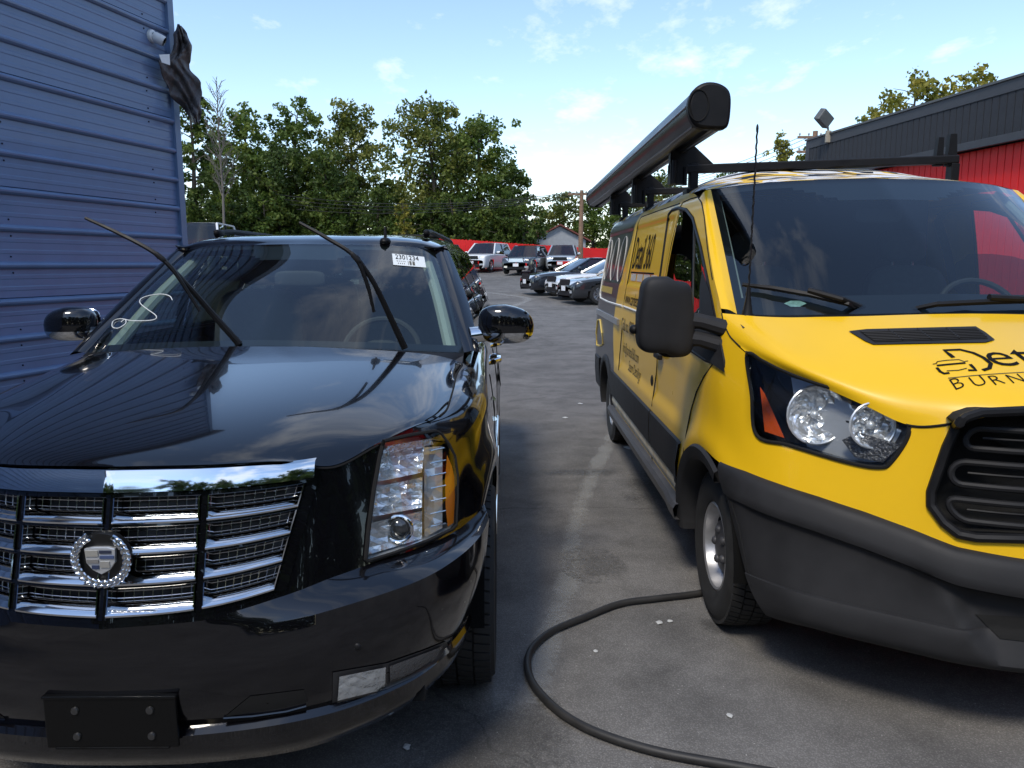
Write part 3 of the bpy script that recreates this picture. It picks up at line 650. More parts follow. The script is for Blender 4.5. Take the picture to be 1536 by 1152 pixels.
class Side:
    def __init__(s, PL, ZT, ZB, prof, fade, k0, k1, zref):
        s.PL = [Vector((a, b, 0)) for a, b in PL]; n = len(PL) - 1; s.samp = [crs(s.PL, i / (n * 24)) for i in range(n * 24 + 1)]; s.dd = [0.]
        for i in range(1, len(s.samp)): s.dd.append(s.dd[-1] + (s.samp[i] - s.samp[i - 1]).length)
        s.dc = [s.dd[i * 24] for i in range(n + 1)]; s.ZT, s.ZB, s.prof, s.fade, s.k0, s.k1, s.zref = ZT, ZB, prof, fade, k0, k1, zref; s.pm = max(prof[1]); s.disp = None; s.inset = None
    def plan(s, d):
        if d <= 0: return s.samp[0]
        if d >= s.dd[-1]: return s.samp[-1]
        lo, hi = 0, len(s.dd) - 1
        while hi - lo > 1:
            m_ = (lo + hi) // 2
            if s.dd[m_] > d: hi = m_
            else: lo = m_
        u = (d - s.dd[lo]) / (s.dd[hi] - s.dd[lo]); return s.samp[lo].lerp(s.samp[hi], u)
    def nrm(s, d):
        t = s.plan(min(d + .01, s.dd[-1])) - s.plan(max(d - .01, 0)); return Vector((t.y, -t.x, 0)).normalized()
    def zt(s, d): return sm1(d, s.dc, s.ZT)
    def zb(s, d): return lerp1(d, s.dc, s.ZB)
    def __call__(s, d, z, off=0.):
        p = s.plan(d); k = (s.k0 + s.k1 * p.x * p.x) * (1 - sstep(s.fade[0], s.fade[1], p.y)); x = p.x * (1 + (sm1(z, *s.prof) / s.pm - 1) * sstep(.3, .95, p.x)); q = Vector((x, p.y + k * (z - s.zref), z))
        o = off + (s.disp(q.y, z, p.x) if s.disp else 0)
        if s.inset:
            w, h = s.inset(d); dz = s.zt(d) - z
            if w and dz < h: t = max(0., min(1., dz / h)); o -= w * (1 - math.sqrt(max(0., 1 - (1 - t) ** 2)))
        return q + s.nrm(d) * o if o else q
    def d_at(s, y, z):   # side part: distance at which the surface has this y
        lo, hi = s.dc[s.first], s.dc[s.last]
        for _ in range(30):
            m_ = (lo + hi) / 2
            if s(m_, z).y < y: lo = m_
            else: hi = m_
        return (lo + hi) / 2
    def yz(s, y, z, off=0.): return s(s.d_at(y, z), z, off)
VN = Side(PLv, ZTv, ZBv, ([.30, .5, .8, 1.1, 1.3, 1.45, 1.7, 1.95, 2.03, 2.09], [1.0, 1.02, 1.03, 1.025, 1.005, .985, .95, .905, .885, .85]), (.7, 1.2), .12, .25, .8); VN.first, VN.last = 5, 18
def vdisp(y, z, px):
    r = math.hypot(y - WH_F, z - WR); o = .022 * math.exp(-((r - .50) / .085) ** 2) * (1 if y < 1.7 else 0)
    if px > .5: o -= .022 * sstep(1.35, 1.9, y) * sstep(4.4, 4.0, y) * sstep(.80, .90, z) * sstep(1.22, 1.08, z)
    if y > 2.45: o -= .010 * sstep(2.5, 2.56, y) * (sstep(1.98, 1.955, z) * sstep(1.50, 1.53, z)) * (sstep(4.05, 4.0, y) + sstep(4.15, 4.2, y))
    return o
VN.disp = vdisp
for i in range(12, 23):    # lower edge with the rear wheel arch
    pass
def vzb(d):
    p = VN.plan(d); z = VN.zb(d)
    if p.y > 1.42 and p.x > .9:
        z = .42
        for cy in (WH_F, WH_R):
            t = .46 ** 2 - (p.y - cy) ** 2
            if t > 0: z = max(z, WR + math.sqrt(t))
    return z
ds = []; d = 0.
while d < VN.dd[-1]:
    ds.append(d); y = VN.plan(d).y; d += .011 if y < 2.4 else (.04 if y < 4.3 else .03)
ds.append(VN.dd[-1])
NZ = 110
GV = []
for d in ds:
    a, b_ = vzb(d), VN.zt(d); GV.append([VN(d, a + (b_ - a) * j / NZ) for j in range(NZ + 1)])
VT = bvh([[Vector((-q.x, q.y, q.z)) for q in r] for r in GV])     # the near (image left) side
HLv = smoothpoly([(1121, 532), (1128, 590), (1136, 653), (1185, 668), (1270, 693), (1319, 701), (1338, 692), (1363, 652), (1357, 624), (1338, 606), (1270, 589), (1214, 572), (1171, 555), (1143, 541)], 90)
GRv = [(1760, 616), (1537, 616), (1471, 619), (1449, 626), (1435, 638), (1420, 671), (1397, 738), (1397, 758), (1416, 784), (1438, 801), (1464, 806), (1537, 808), (1760, 808)]
WNv = [(1004, 321), (1009, 315), (1018, 312), (1030, 315), (1040, 328), (1052, 372), (1061, 415), (1072, 470), (1087, 548), (1060, 540), (1030, 520), (1000, 500), (984, 490), (991, 414)]
cls = {}
nm = lambda q: VF.pr((-q.x, q.y, q.z))
DOORY = ([.70, .95, 1.15, 1.28, 1.45, 1.6, 2.0], [1.40, 1.36, 1.18, 1.02, 1.12, 1.28, 1.85])
parts = {k: MB() for k in ('front_fascia', 'fender', 'front_door', 'sliding_door', 'rear_quarter')}; lensF = []
idx = {}
for i in range(len(GV) - 1):
    for j in range(NZ):
        q = (GV[i][j] + GV[i + 1][j + 1]) / 2; p = nm(q)
        if q.y < 1.1 and inpoly(p, HLv): lensF.append((i, j)); continue
        if q.y < .6 and q.x < .5 and inpoly(p, GRv): continue
        if q.y < 2.4 and q.x > .8 and inpoly(p, WNv): continue
        yd = lerp1(q.z, *DOORY)
        k = 'front_fascia' if q.x < .93 and q.y < .8 else ('rear_quarter' if q.y > 3.98 else 'sliding_door' if q.y > 2.42 else 'front_door' if q.y > yd else 'fender')
        idx.setdefault(k, []).append((i, j))
def facebuild(G, lst, flip=False, fn=None):
    b = MB(); vi = {}
    for i, j in lst:
        f_ = []
        for a, c in ((i, j), (i + 1, j), (i + 1, j + 1), (i, j + 1)):
            if (a, c) not in vi: vi[(a, c)] = len(b.v); b.v.append(fn(a, c) if fn else G[a][c].copy())
            f_.append(vi[(a, c)])
        b.f.append(tuple(f_[::-1] if flip else f_)); b.mi.append(0)
    return b
wrap = mat('wrap_print', (.87, .52, .012), .30, 0, .40, spec=.35, coatr=.05)
nt = wrap.node_tree; bs = nt.nodes['Principled BSDF']; t_ = nt.nodes.new('ShaderNodeTexCoord'); sp = nt.nodes.new('ShaderNodeSeparateXYZ'); nt.links.new(t_.outputs['Object'], sp.inputs[0])
def nmath(nt, op, a, b=None, c=None):
    n = nt.nodes.new('ShaderNodeMath'); n.operation = op
    for i, q in enumerate((a, b, c)):
        if q is None: continue
        if isinstance(q, (int, float)): n.inputs[i].default_value = q
        else: nt.links.new(q, n.inputs[i])
    return n.outputs[0]
edge = nmath(nt, 'ADD', sp.outputs[1], nmath(nt, 'MULTIPLY', nmath(nt, 'SINE', nmath(nt, 'MULTIPLY', sp.outputs[2], 3.4)), .16)); edge = nmath(nt, 'ADD', edge, nmath(nt, 'MULTIPLY', sp.outputs[2], .12))
th = nmath(nt, 'GREATER_THAN', edge, 4.45); mx = nt.nodes.new('ShaderNodeMix'); mx.data_type = 'RGBA'; mx.inputs[6].default_value = (.87, .52, .012, 1); mx.inputs[7].default_value = (.022, .023, .026, 1)
nt.links.new(th, mx.inputs[0]); nt.links.new(mx.outputs[2], bs.inputs['Base Color'])
VP = {}
for k, l in idx.items():
    b = facebuild(GV, l); m_ = wrap if k in ('rear_quarter', 'sliding_door') else yel
    if k in ('front_fascia', 'rear_quarter'): b.mirror(); VP[k] = b.build(k, m_, van, auto=0)
    else: VP[k + '2'], VP[k] = lr(b, k, m_, van, auto=0)
# hood
def vtop(d): return VN(d, VN.zt(d))
hd = [VN.dc[k] for k in range(7)]
r0 = [vtop(q) for q in hd]; r0.append(vtop(VN.dc[7]))
hrows = [[q + Vector((0, -.004, .004)) for q in r0],
 [(0, .135, 1.235), (.2, .15, 1.23), (.385, .225, 1.195), (.51, .315, 1.178), (.635, .41, 1.212), (.76, .515, 1.255), (.87, .64, 1.293), (.945, .78, 1.335)],
 [(0, .33, 1.312), (.2, .34, 1.308), (.40, .39, 1.288), (.54, .465, 1.275), (.66, .545, 1.29), (.78, .635, 1.318), (.875, .735, 1.345), (.952, .87, 1.375)],
 [(0, .58, 1.39), (.2, .585, 1.387), (.42, .62, 1.374), (.57, .67, 1.366), (.69, .725, 1.366), (.80, .79, 1.378), (.88, .86, 1.395), (.95, .96, 1.418)],
 [(0, .815, 1.468), (.2, .82, 1.465), (.44, .84, 1.456), (.6, .88, 1.45), (.72, .92, 1.445), (.815, .965, 1.445), (.885, 1.01, 1.448), (.945, 1.06, 1.455)]]
_sd = [VN.dc[7], VN.dc[7] + .10, VN.dc[8], VN.dc[8] + .09, VN.dc[9]]
hrows = [hrows[0]] + [[Vector(q) for q in r[:-1]] + [vtop(_sd[i + 1]) + Vector((0, 0, .003))] for i, r in enumerate(hrows[1:])]
GH = relax(patch(hrows, 44, 60), 50); b = MB(); b.grid(GH, flip=True); b.mirror(); VP['hood'] = b.build('hood', yel, van, auto=0)
HT = bvh([[Vector((-q.x, q.y, q.z)) for q in r] for r in GH], GH)
# windscreen
wsr = [[(0, .855, 1.472), (.45, .885, 1.462), (.75, .965, 1.452), (.905, 1.075, 1.45)], [(0, 1.31, 1.815), (.43, 1.34, 1.808), (.7, 1.41, 1.79), (.868, 1.50, 1.768)], [(0, 1.765, 2.118), (.4, 1.795, 2.11), (.65, 1.86, 2.097), (.828, 1.94, 2.078)]]
GW = patch(wsr, 36, 40); vgl = glass('windscreen_glass', (.62, .70, .68), 1.5)
b = MB(); b.grid(GW, flip=True); b.mirror(); VP['ws'] = b.build('windshield', vgl, van, auto=0)
WT = bvh([[Vector((-q.x, q.y, q.z)) for q in r] for r in GW], GW)
frit = mat('black_frit', (.008, .008, .009), .35)
def fr_keep(i, j):
    v = (i + .5) / 36; u = (j + .5) / 40
    if u > .925 or v < .10 or v > .955: return True
    x = u * .83; return v > .80 + .9 * max(0, x - .13) ** 1.1 and x < .36
ins = [[q + Vector((0, .012, -.004)) for q in r] for r in GW]
b = MB(); b.grid(ins, flip=True, keep=fr_keep); b.mirror(); b.build('frit_band', frit, VP['ws'], auto=0)
# a-pillars: body strip between the glass edge and the side
b = MB(); P = []
for i in range(37):
    g0 = GW[i][-1]; d0 = VN.d_at(max(g0.y + .03, 1.06), VN.zt(VN.d_at(max(g0.y + .03, 1.06), g0.z))); s0 = VN(d0, VN.zt(d0)); m_ = (g0 + s0) / 2 + Vector((.012, -.012, .010))
    P.append([g0 + Vector((0, 0, 0)), g0.lerp(m_, .6) + Vector((.004, -.004, .004)), m_, s0])
b.grid(P); lr(b, 'a_pillar', yel, van, auto=0, recalc=True)
# cowl under the glass
b = MB(); P = [[GH[-1][j] + Vector((0, -.002, -.02)) for j in range(61)], [crs([Vector(q) for q in wsr[0]], j / 60) + Vector((0, .02, .0)) for j in range(61)]]
b.grid(P, flip=True); b.mirror(); b.build('cowl_panel', blackpl, van)
# roof
b = MB(); rows = []
for t in range(13):
    y = 1.94 + (6.0 - 1.94) * t / 12; zc = 2.135 if 0 < t < 12 else (2.118 if t == 0 else 2.12)
    if t == 0: rows.append([Vector(q) + Vector((0, 0, .001)) for q in wsr[2]] + [VN.yz(1.99, 2.085)])
    else: cz = (.135 * sstep(0, 2.2, t) - .04 * sstep(10, 12, t)); rows.append([(0, y, zc + cz), (.4, y, zc + cz * .93), (.65, y, zc + cz * .55 - .006), (.80, y, 2.115 + cz * .12), VN(VN.d_at(min(y, 5.7), 2.09), 2.09) + Vector((0, max(0, y - 5.7), 0))])
GR_ = patch(rows, 48, 30); b.grid(GR_, flip=True); b.mirror()
rw = mat('roof_camo_print', (.8, .8, .8), .55, spec=.2); nt = rw.node_tree; bs = nt.nodes['Principled BSDF']; t_ = nt.nodes.new('ShaderNodeTexCoord'); mp = nt.nodes.new('ShaderNodeMapping'); mp.inputs['Scale'].default_value = (1.0, 2.2, 1); nt.links.new(t_.outputs['Object'], mp.inputs[0])
nz = nt.nodes.new('ShaderNodeTexNoise'); nz.inputs['Scale'].default_value = 2.6; nz.inputs['Detail'].default_value = 1.2; nz.inputs['Distortion'].default_value = .6; nt.links.new(mp.outputs[0], nz.inputs['Vector'])
cr_ = nt.nodes.new('ShaderNodeValToRGB'); cr_.color_ramp.interpolation = 'CONSTANT'; e_ = cr_.color_ramp.elements; e_[0].color = (.75, .75, .74, 1); e_[1].position = .44; e_[1].color = (.022, .023, .027, 1)
k_ = e_.new(.52); k_.color = (.80, .50, .05, 1); k_ = e_.new(.585); k_.color = (.75, .75, .74, 1); k_ = e_.new(.66); k_.color = (.022, .023, .027, 1)
nt.links.new(nz.outputs[0], cr_.inputs[0]); nt.links.new(cr_.outputs[0], bs.inputs['Base Color'])
b.build('roof', rw, van, auto=0)
# seams drawn as narrow recess strips
def seam(pts, parent, r=.0045, nm_='panel_gap', mirror=True, m=gapm):
    b = MB(); b.tube(pts, r, 6)
    if mirror: return lr(b, nm_, m, parent, weld=0)
    return b.build(nm_, m, parent, weld=0)
seam([VN.yz(y, z, .0005) for y, z in [(1.40, .72), (1.385, .85), (1.36, .95), (1.28, 1.06), (1.18, 1.15), (1.06, 1.24), (1.03, 1.30)]], VP['front_door'])
seam([VN.yz(y, z, .0005) for y, z in [(1.30, 1.60), (1.5, 1.75), (1.72, 1.92), (1.86, 2.0), (2.02, 2.045), (2.2, 2.05), (2.40, 2.045), (2.42, 2.02), (2.43, 1.8), (2.43, 1.4), (2.42, 1.0), (2.42, .78)]], VP['front_door'], .004)
seam([VN.yz(y, z, .0005) for y, z in [(2.5, 2.045), (3.2, 2.05), (3.95, 2.05), (3.98, 2.0), (3.98, 1.4), (3.98, .8)]], VP['sliding_door'], .004)
seam([VN.yz(y, z, .0005) for y, z in [(2.45, .60), (2.44, .42)]], VP['front_door'])
seam([q + Vector((0, -.002, .002)) for q in [vtop(d) for d in [VN.dc[2] + (VN.dc[3] + .012 - VN.dc[2]) * t / 8 for t in range(9)]]], VP['hood'], .005)
seam([GH[i][60] + Vector((.001, 0, .001)) for i in range(4, 45, 4)], VP['hood'], .003)
# headlights
def outline(poly, tree_, off=0., fb=.5):
    out = []
    for p in poly:
        h, n = VF.hit(p[0], p[1], tree_, fb); out.append(h + n * off)
    return out
def both(o_, parent=None):     # mirrored twin of a near-side part, with its sub-parts
    def rec(o, par):
        me = o.data.copy() if o.data else None
        c = o.copy()
        if me:
            me.transform(Matrix.Scale(-1, 4, (1, 0, 0))); me.flip_normals(); c.data = me
        else: c.location.x *= -1
        COL.objects.link(c); c.parent = par
        for ch in list(o.children): rec(ch, c)
        return c
    return rec(o_, parent or o_.parent)
lensg = glass('lamp_glass', (.93, .95, .95), 1.45); chromef = mat('faceted_reflector', (.86, .87, .88), .14, .72, bump=(55, .5, .01)); amber = mat('amber_reflector', (.55, .075, .008), .15, 0, .5); ambero = mat('orange_reflector', (.85, .22, .01), .2, 0, .5); silverpl = mat('satin_silver', (.66, .68, .70), .25, .6, bump=(30, .2, .004))
def mneg(q): return Vector((-q.x, q.y, q.z))
def N_off(i, j, o): 
    a = GV[min(i + 1, len(GV) - 1)][j] - GV[max(i - 1, 0)][j]; c = GV[i][min(j + 1, NZ)] - GV[i][max(j - 1, 0)]; n = a.cross(c).normalized()
    return mneg(GV[i][j] + n * o)
hl = facebuild(GV, lensF, True, lambda a, c: N_off(a, c, .006)).build('headlight', lensg, van, auto=0); hl['label'] = 'clear swept back headlight with an amber corner reflector'
facebuild(GV, lensF, True, lambda a, c: N_off(a, c, -.075)).build('housing', mat('lamp_black', (.012, .012, .013), .3), hl, auto=0)
ol = outline(HLv, VT, -.002); oi = [p + Vector((.01, .075, 0)) for p in ol]
b = MB(); b.grid([ol, oi], closed=True); b.build('housing_wall', MATS['lamp_black'], hl, auto=0)
b = MB(); b.tube(outline(HLv, VT, .003), .0075, 6, closed=True); b.build('lamp_seal', gapm, hl)
def lamp_bowl(px, py, rpx, depth, parent, m, facets=14, fr=VF, tr=None, push=.02):
    h, n = fr.hit(px, py, tr or VT); r = rpx / FPX * (h - fr.eye).length; ax = Vector((0, -1, .1)).normalized(); rot = ax.to_track_quat('Z', 'Y').to_matrix(); c = h + Vector((0, push, 0)); b = MB(); P = []; rnd = random.Random(int(px))
    for i in range(9):
        t = i / 8; row = []
        for k in range(facets * 2):
            a = 2 * math.pi * k / (facets * 2); z = -depth * (1 - t * t); jit = rnd.uniform(-.010, .010) if 0 < i < 8 else 0
            row.append(c + rot @ Vector((r * t * math.cos(a), r * t * math.sin(a), z + jit)))
        P.append(row)
    b.grid(P, closed=True); o = b.build('reflector', m, parent, smooth=False); b = MB(); b.tube([c + rot @ Vector((r * math.cos(2*math.pi*k/28), r * math.sin(2*math.pi*k/28), 0)) for k in range(28)], .005, 6, closed=True); b.build('reflector_rim', silverpl, parent)
    b = MB(); b.sphere(c + rot @ Vector((0, 0, -depth * .45)), (.016, .016, .016), 12, 8); b.build('bulb', mat('bulb_glass', (.75, .77, .8), .08, .4), parent); return c, rot, r
lamp_bowl(1228, 624, 41, .05, hl, chromef); lamp_bowl(1313, 640, 31, .04, hl, chromef)
def surf_poly(poly, off, m, name, parent, tree_=None, fr=VF, fb=.5):    # shape laid on / sunk under a surface
    tree_ = tree_ or VT; pts = dense(poly, 8); cx = sum(p[0] for p in pts) / len(pts); cy = sum(p[1] for p in pts) / len(pts); P = []
    for r in (1, .8, .6, .4, .2, .03):
        P.append([(lambda h: h[0] + h[1] * off)(fr.hit(cx + (p[0] - cx) * r, cy + (p[1] - cy) * r, tree_, fb)) for p in pts])
    b = MB(); b.grid(P, closed=True); return b.build(name, m, parent, auto=0, recalc=True)
surf_poly([(1139, 580), (1146, 590), (1176, 657), (1146, 647)], -.004, amber, 'side_reflector', hl)
surf_poly([(1172, 562), (1262, 587), (1342, 609), (1362, 630), (1360, 655), (1332, 696), (1290, 696), (1240, 682), (1200, 670), (1186, 640)], -.070, silverpl, 'bezel', hl)
surf_poly([(1260, 660), (1285, 648), (1350, 668), (1322, 694), (1280, 686)], -.02, mat('ribbed_lamp', (.10, .10, .105), .2, .6, bump=(90, .8, .01)), 'indicator', hl)
both(hl)
# grille
ge = empty('grille', (0, 0, 0)); ge.parent = van
gl_ = outline([p for p in dense(GRv, 5) if p[0] < 1600], VT, .004, .1); gl_ = [p for p in gl_ if p.x < -.004]; gl_ = [Vector((0, gl_[0].y, gl_[0].z))] + gl_ + [Vector((0, gl_[-1].y, gl_[-1].z))]
b = MB(); b.tube(gl_, .017, 8, caps=False); b.mirror(); b.build('grille_frame', blackpl, ge)
b = MB(); b.grid([gl_, [Vector((p.x * .97, p.y + .1, p.z)) for p in gl_], [Vector((0, .2, .95))] * len(gl_)]); b.mirror(); b.build('grille_back', gapm, ge, recalc=True, auto=0)
def ring(pl, zt_, zb_, sl, tk=.012):
    xl = abs(pl); pts = []; zc = (zt_ + zb_) / 2; h = (zt_ - zb_) / 2
    for k in range(9): a = math.pi * (.5 + k / 8); pts.append((-xl + h * .9 + h * .9 * math.cos(a) + sl * math.sin(a) * h, zc + h * math.sin(a)))
    pts += [(-xl + h + (xl * 2 - h * 2) * t / 14, zb_) for t in range(1, 14)]
    for k in range(9): a = math.pi * (-.5 + k / 8); pts.append((xl - h * .9 + h * .9 * math.cos(a) - sl * math.sin(a) * h, zc + h * math.sin(a)))
    pts += [(xl - h - (xl * 2 - h * 2) * t / 14, zt_) for t in range(1, 14)]
    b = MB(); P = []
    for x, z in pts: P.append(VN(min(abs(x), .6) * 1.03, z, -.006) * 1.0)
    P = [Vector((x, q.y, z)) for (x, z), q in zip(pts, P)]
    b.tube(P, tk, 8, closed=True); return b.build('grille_hoop', mat('grille_plastic', (.014, .014, .015), .55, spec=.25), ge)
for pxl, pt, pb, sl in ((1450, 649, 680, .3), (1427, 701, 735, .12), (1426, 757, 787, -.5)):
    a, _ = VF.hit(pxl, (pt + pb) / 2, VT, .12); zt_ = VF.hit(1500, pt, VT, .1)[0].z if False else VF.at(1500, pt, y=.10).z; zb_ = VF.at(1500, pb, y=.10).z
    ring(a.x, zt_, zb_, sl); b = MB(); zm = (zt_ + zb_) / 2; b.tube([(-abs(a.x) + .05 + (2 * abs(a.x) - .1) * t / 12, VN(abs(-abs(a.x) + .05 + (2 * abs(a.x) - .1) * t / 12) * 1.03, zm, -.02).y, zm) for t in range(13)], .005, 6); b.build('grille_slat', blackpl, ge)
# bumper
def vend(z): return lerp1(z, [.24, .32, .45, .6, .7, .8], [.47, .50, .58, .68, .76, .84])
def brow(fz, off, n=110, rec=0.):
    out = []
    for k in range(n + 1):
        u = k / n; d_ = u * VN.dc[8]
        for _ in range(6):
            z = fz(d_); de = VN.d_at(vend(z), z) if True else 0; d_ = u * de
        p = VN(d_, z); nn = VN.nrm(d_); fade_ = 1 - .65 * sstep(.80, 1, u); out.append(p + nn * (off * fade_ - rec * (1 - sstep(-.03, .035, p.x - (.41 - (.58 - z) * .55)))))
    return out
zb0 = lambda d: VN.zb(d)
rowsb = [brow(lambda d: zb0(d) + .006, .0), brow(lambda d: zb0(d) - .004, .022), brow(lambda d: zb0(d) - .03, .036), brow(lambda d: zb0(d) - .085, .046), brow(lambda d: zb0(d) - .112, .040)]
rowsc = [rowsb[-1], brow(lambda d: zb0(d) - .135, .016, rec=.030), brow(lambda d: .50, .010, rec=.045), brow(lambda d: .435, .012, rec=.045)]
rowsd = [rowsc[-1], brow(lambda d: .428, .028, rec=.05), brow(lambda d: .37, .028, rec=.03), brow(lambda d: .32, .010), brow(lambda d: .285, -.05)]
b = MB()
for rw_ in (rowsb, rowsc, rowsd):
    b.grid([[crs([r[k] for r in rw_], t / 10) for k in range(len(rw_[0]))] for t in range(11)])
b.mirror(); VP['bumper'] = b.build('front_bumper', vpl, van, auto=45)
BT = BVHTree.FromPolygons([tuple(q) for q in b.v], b.f)
surf_poly([(1462, 921), (1536, 925), (1620, 928), (1620, 966), (1536, 962), (1500, 958)], .004, gapm, 'lower_intake', VP['bumper'], BT)
seam([VF.hit(px, py, BT)[0] for px, py in ((1096, 752), (1108, 790), (1118, 840), (1128, 880))], VP['bumper'], .003, mirror=False)
# arch trims, side cladding, sills
def archband(cy, r0_, r1_, a0, a1, off, nm_, n=40):
    P = []
    for k in range(n + 1):
        a = R(a0 + (a1 - a0) * k / n); row = []
        for r_, o_ in ((r0_, -.10), (r0_, off), (r0_ + .012, off + .008), (r1_ - .012, off + .006), (r1_, .001)):
            y, z = cy - r_ * math.cos(a), WR + r_ * math.sin(a); row.append(VN.yz(y, max(z, .3), o_))
        P.append(row)
    b = MB(); b.grid(P); return lr(b, nm_, vpl, van, recalc=True, auto=50)
archband(WH_F, .405, .478, 62, 192, .012, 'wheel_arch_trim'); archband(WH_R, .405, .47, -12, 192, .010, 'wheel_arch_trim')
def sideband(y0, y1, z0, z1, off, nm_, m, zf=None):
    P = []
    for k in range(40):
        y = y0 + (y1 - y0) * k / 39; a, c = z0, (zf(y) if zf else z1); P.append([VN.yz(y, z, o_) for z, o_ in ((a - .004, .0), (a, off), (a + (c - a) * .5, off + .004), (c - .01, off), (c, .0))])
    b = MB(); b.grid(P); return lr(b, nm_, m, van, recalc=True, auto=50)
cl = sideband(1.53, 2.435, .53, .75, .014, 'side_cladding', vpl); cl2 = sideband(2.452, 4.42, .53, .75, .014, 'side_cladding', vpl); sideband(5.32, 5.9, .45, .75, .014, 'side_cladding', vpl)
b = MB(); P = []
for y in [1.50 + (4.42 - 1.50) * k / 20 for k in range(21)]:
    x = VN.yz(y, .43).x; P.append([Vector((x - .06, y, .435)), Vector((x + .035, y, .425)), Vector((x + .05, y, .40)), Vector((x + .04, y, .345)), Vector((x - .08, y, .33))])
b.grid(P); lr(b, 'running_board', mat('sill_grey', (.06, .06, .065), .4, var=(7, .25)), van, recalc=True)
# wheels and wheel wells
for cy in (WH_F, WH_R):
    for s_ in (-1, 1): wheel(van, (s_ * .865, cy, WR - .004), WR, .235, .21, s_, 'steel', tread=True)
    for s_ in (-1, 1):
        b = MB(); b.halfwell(.45, s_ * 1.0, s_ * .62, (0, cy, WR)); b.build('wheel_well', mat('well_black', (.006, .006, .006), .9, spec=.1), van)
b = MB(); b.box((0, 3.2, .40), (1.7, 5.4, .14)); b.build('underbody', gapm, van, smooth=False)
# door window: rubber channel, half-open pane, sail, mirror
dr = VP['front_door']
wo = outline(dense(WNv, 5), VT, -.001, 1.3); b = MB(); b.tube(wo, .012, 6, closed=True); o = b.build('window_rubber', blackpl, dr); both(o)
b = MB(); b.grid([wo, [p + Vector((.05, 0, 0)) for p in wo]], closed=True); o = b.build('window_reveal', blackpl, dr, auto=0); both(o)
def pane(poly, inset, nm_, m):
    o_ = outline(dense(poly, 6), VT, -inset, 1.3); c = sum(o_, Vector()) / len(o_); b = MB(); b.grid([o_, [c + (p - c) * .02 for p in o_]], closed=True); return b.build(nm_, m, dr, auto=0, recalc=True)
sg = glass('side_glass', (.45, .50, .50), 1.5)
o = pane([(1003, 380), (1015, 380), (1025, 384), (1032, 392), (1030, 520), (1000, 500), (984, 490), (994, 400)], .018, 'window_pane', sg); both(o)
o = pane([(1040, 330), (1052, 372), (1061, 415), (1072, 470), (1087, 548), (1060, 540), (1034, 522), (1035, 420), (1036, 345)], .018, 'quarter_pane', sg); both(o)
b = MB(); b.tube([VF.hit(px, py, VT)[0] + Vector((.02, 0, 0)) for px, py in ((1037, 322), (1036, 380), (1034, 460), (1032, 522))], .009, 6); o = b.build('window_divider', blackpl, dr); both(o)
o = surf_poly([(1057, 405), (1068, 440), (1080, 500), (1091, 560), (1070, 545), (1048, 530), (1036, 520), (1040, 490), (1052, 470), (1053, 430)], .012, vpl, 'mirror_sail', dr, fb=1.2); both(o)
mir = empty('wing_mirror', (0, 0, 0)); mir.parent = van
mc = VF.at(998, 472, y=1.10); b = MB(); b.grid(sbox(mc, (.235, .17, .345), 5.2, 32, 22, fn=lambda q: Vector((q.x * (1 + .10 * (q.z < 0) - .05 * q.z), q.y * (1 - .9 * max(0, q.x) / .3), q.z - .02 * (q.x > 0)))), closed=True, flip=False); o = b.build('housing', vpl, mir, recalc=True)
b = MB(); b.grid(sbox(mc + Vector((0, .085, 0)), (.20, .02, .30), 5), closed=True); b.build('mirror_glass', chrome, mir, recalc=True)
b = MB()
for dz in (-.02, -.10): b.tube([mc + Vector((.07, .0, dz)), mc + Vector((.16, -.02, dz - .01)), VN.yz(1.08, mc.z + dz - .03) * 1.0 * 1 if False else Vector((-.955, 1.06, mc.z + dz - .04))], [.045, .035, .04], 10)
b.build('arm', vpl, mir); b = MB(); b.sphere(VF.at(951, 494, y=1.14), (.022, .03, .022), 12, 8); b.build('blind_spot_camera', blackpl, mir); both(mir, van)
b = MB(); hp, hn = VF.hit(978, 571, VT); b.sphere(hp + hn * -.004, (.012, .05, .04), 14, 8); b.build('lock_recess', gapm, dr)
b = MB(); b.box(VN.yz(2.28, 1.12, .022), (.03, .16, .035)); lr(b, 'door_handle', blackpl, dr, smooth=False, bevel=.008)
# wrap lettering on the near side
def sidemap(y0, z0, sl=0.): return lambda a, c: (lambda q: Vector((-q.x, q.y, q.z)))(VN.yz(y0 - a, z0 + c + sl * a, .003))
ink = mat('wrap_ink', (.010, .010, .011), .8, spec=.08); wink = mat('wrap_white', (.75, .74, .70), .35); gold = mat('wrap_gold', (.75, .55, .12), .35); greyink = mat('wrap_grey', (.10, .085, .05), .8, spec=.1)
sd = VP['sliding_door']; rq = VP['rear_quarter']
text_obj('Detail 360', 'lettering', ink, sidemap(3.92, 1.64), .36, sd, .62, space=.92)
b = MB(); mp_ = sidemap(3.86, 1.545)
for k in range(22):
    if k % 6 != 5: b.add([mp_(.05 * k, 0), mp_(.05 * k + .036, 0), mp_(.05 * k + .036, .055), mp_(.05 * k, .055)], [(0, 1, 2, 3)])
stuff(b.build('faded_print', wink, sd, recalc=True))
text_obj('www.cardetail360.com', 'lettering', ink, sidemap(3.92, 1.36), .135, sd, .88)
text_obj('Call us: (800) 300 360', 'lettering', greyink, sidemap(3.95, 1.14), .15, sd, .80); text_obj('info@cardetail360.com', 'lettering', greyink, sidemap(3.9, .965), .12, sd, .7); text_obj('Steam Detailing', 'lettering', greyink, sidemap(3.55, .86), .11, sd, .8)
seam([mneg(VN.yz(y, 1.61, .002)) for y in (3.9, 3.5, 3.1, 2.9)], sd, .006, 'underline', False, ink)
